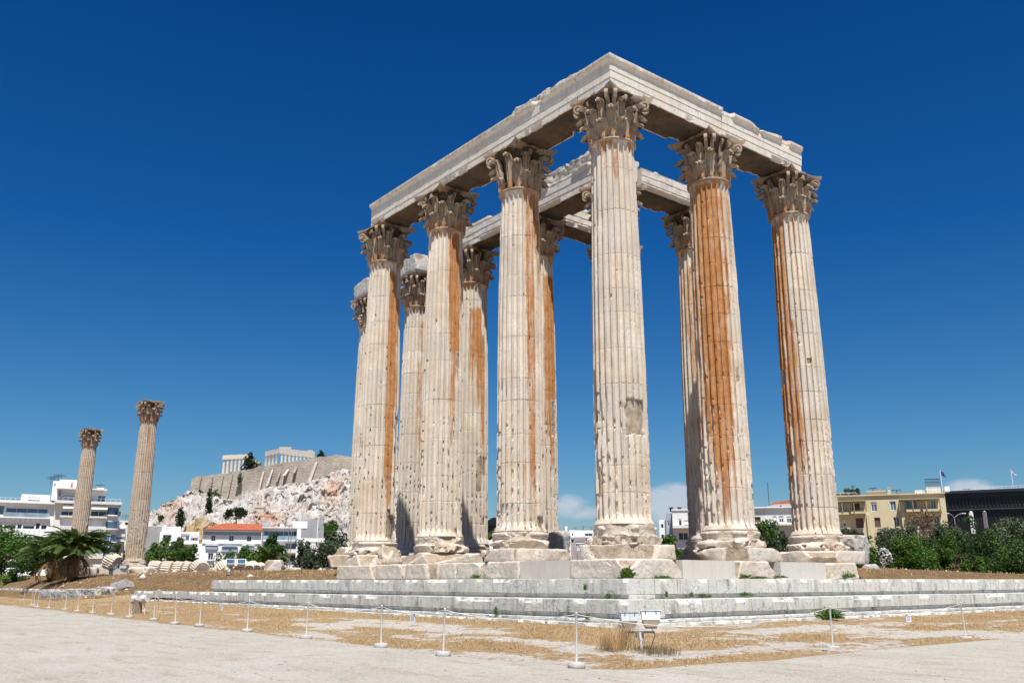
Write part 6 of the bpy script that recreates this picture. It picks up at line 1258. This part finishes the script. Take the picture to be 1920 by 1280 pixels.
# dark building
b = Bld('dark_building', 'long black clad building at the right edge', 150, 1780, 2010, 926.5, 1075, 20, M_DARKB, [(1786+k*7.0, 935, 1791+k*7.0, 953, M_DARKP, 0) for k in range(30)]+[(1786+k*7.0, 960, 1791+k*7.0, 978, M_DARKP, 0) for k in range(30)])
b.box('roof_band', 1778, 921, 2012, 926.3, -.6, 20, plain('blue_black_band', (.02, .028, .045), .4)); b.box('ledge', 1780, 955.5, 2010, 957.5, -.3, -.01, M_DKMET); b.rail(1778, 916, 2010, 921, .2, M_FRAME, n=26, top=.07); b.box('roof_rail_band', 1800, 918.5, 2010, 919.4, .9, 1.0, M_WHITE)
make_tree('roof_shrub', 'small shrub on the roof of the black clad building', 'shrub', None, 153, 1818, 1834, 914, 922, 83, L_MID, .4, 300, .1, 6, 'bush', .5)
def flag(px, y0, y1, D, label, stripes, wpx_, hpx):
    p = lat(px, D); z0 = zof(y1, D); z1 = zof(y0, D); t = empty('flag_pole', (p[0], p[1], z0), label, 'flag', 'flags on the roofs', (0, 0, YAW-R(90)))
    MB().tube([(0, 0, 0), (0, 0, z1-z0)], .06, 8).build('pole', M_FRAME, t); V = []; n, k = 14, 10; w, h = wpx(wpx_, D), wpx(hpx, D)
    for j in range(k):
        for i in range(n): u, v = i/(n-1), j/(k-1); V.append((.05+u*w*(.75), .22*math.sin(u*9+v*2)*u, z1-z0-.15-v*h-u*u*h*.95*(.4+.6*(1-v))))
    me = mesh('cloth', V, grid_faces(n, k), 180); o = link('cloth', me, M_FLAG, t)
    if stripes:
        me.materials.append(M_FRAME); st = np.repeat((np.arange(k-1) % 2), n-1).astype(np.int32); me.polygons.foreach_set('material_index', st)
    return t
flag(1777, 881, 927, 140, 'plain blue flag drooping on a pole at the end of the cream flats', False, 12, 9); flag(1912, 879, 920, 152, 'blue and white striped flag at the right edge', True, 12, 8)
p = lat(206, 150); 
t = flag(207, 1001, 1062, 150, 'furled blue banner on a pole left of the nearer lone column', False, 4, 24)
for k, (px, py, D) in enumerate(((159, 984, 184.6), (232, 1003, 203.5), (345, 1008, 198.8), (1634, 984, 126.5), (1668, 968, 126.5), (1498, 990, 138.5), (1086, 1029, 176))):
    p = P(px, py, D); o = MB().box(-.42, -.16, -.3, .42, .16, .3).lathe([(.22, 0), (.22, .02), (.05, .02)], 12, (0, 0, .3)).build('air_conditioner', M_FRAME, None, None, tuple(p), (0, 0, YAW-R(90)))
    tag(o, ['white air conditioner box on the white flats behind the farther lone column', 'air conditioner box on the low grey and white flats', 'air conditioner box on the low white flats left of the villa', 'air conditioner box between two windows on the left half of the cream flats', 'air conditioner box near the middle of the cream flats', 'air conditioner box on the white flats left of the rightmost column', 'air conditioner box on the mauve flats'][k], 'air conditioner', 'air conditioners on house fronts')
# street lamps
def lamp(px, y0, y1, D, label, arms):
    p = lat(px, D); z0 = zof(y1, D); z1 = zof(y0, D); H = z1-z0; t = empty('street_lamp', (p[0], p[1], z0), label, 'street lamp', None, (0, 0, YAW-R(90)))
    MB().tube([(0, 0, 0), (0, 0, H-.4)], [.07, .05], 8).build('pole', M_METAL, t, 40)
    for s, L in arms:
        MB().tube([(0, 0, H-.5), (s*L*.5, 0, H-.15), (s*L, 0, H)], .03, 6).build('arm', M_GREYW, t, 60); MB().box(min(s*L, s*(L+.45)), -.09, H-.04, max(s*L, s*(L+.45)), .09, H+.05).build('lamp_head', M_FRAME, t)
lamp(1793, 962, 1020, 100, 'twin armed street lamp in front of the black clad building', ((-1, .55), (1, .85))); lamp(1082, 1031, 1060, 120, 'small street lamp in front of the mauve flats', ((1, .2),))
def pylon(px, y0, y1, D, label, mat=None):
    p = lat(px, D); z0 = zof(y1, D); z1 = zof(y0, D); o = MB().box(p[0]-.2, p[1]-.2, z0, p[0]+.2, p[1]+.2, z1).lathe([(.23, 0), (.23, .1), (.02, .25)], 4, (p[0], p[1], z1+.003)).build('white_pylon', mat or M_WHITE, None); tag(o, label, 'pillar', 'white pillars before the black clad building')
pylon(1825.5, 961, 1000, 130, 'bright white pillar in front of the black clad building'); pylon(1851, 960, 1000, 132, 'greyish slim pillar right of the bright white pillar', M_METAL)
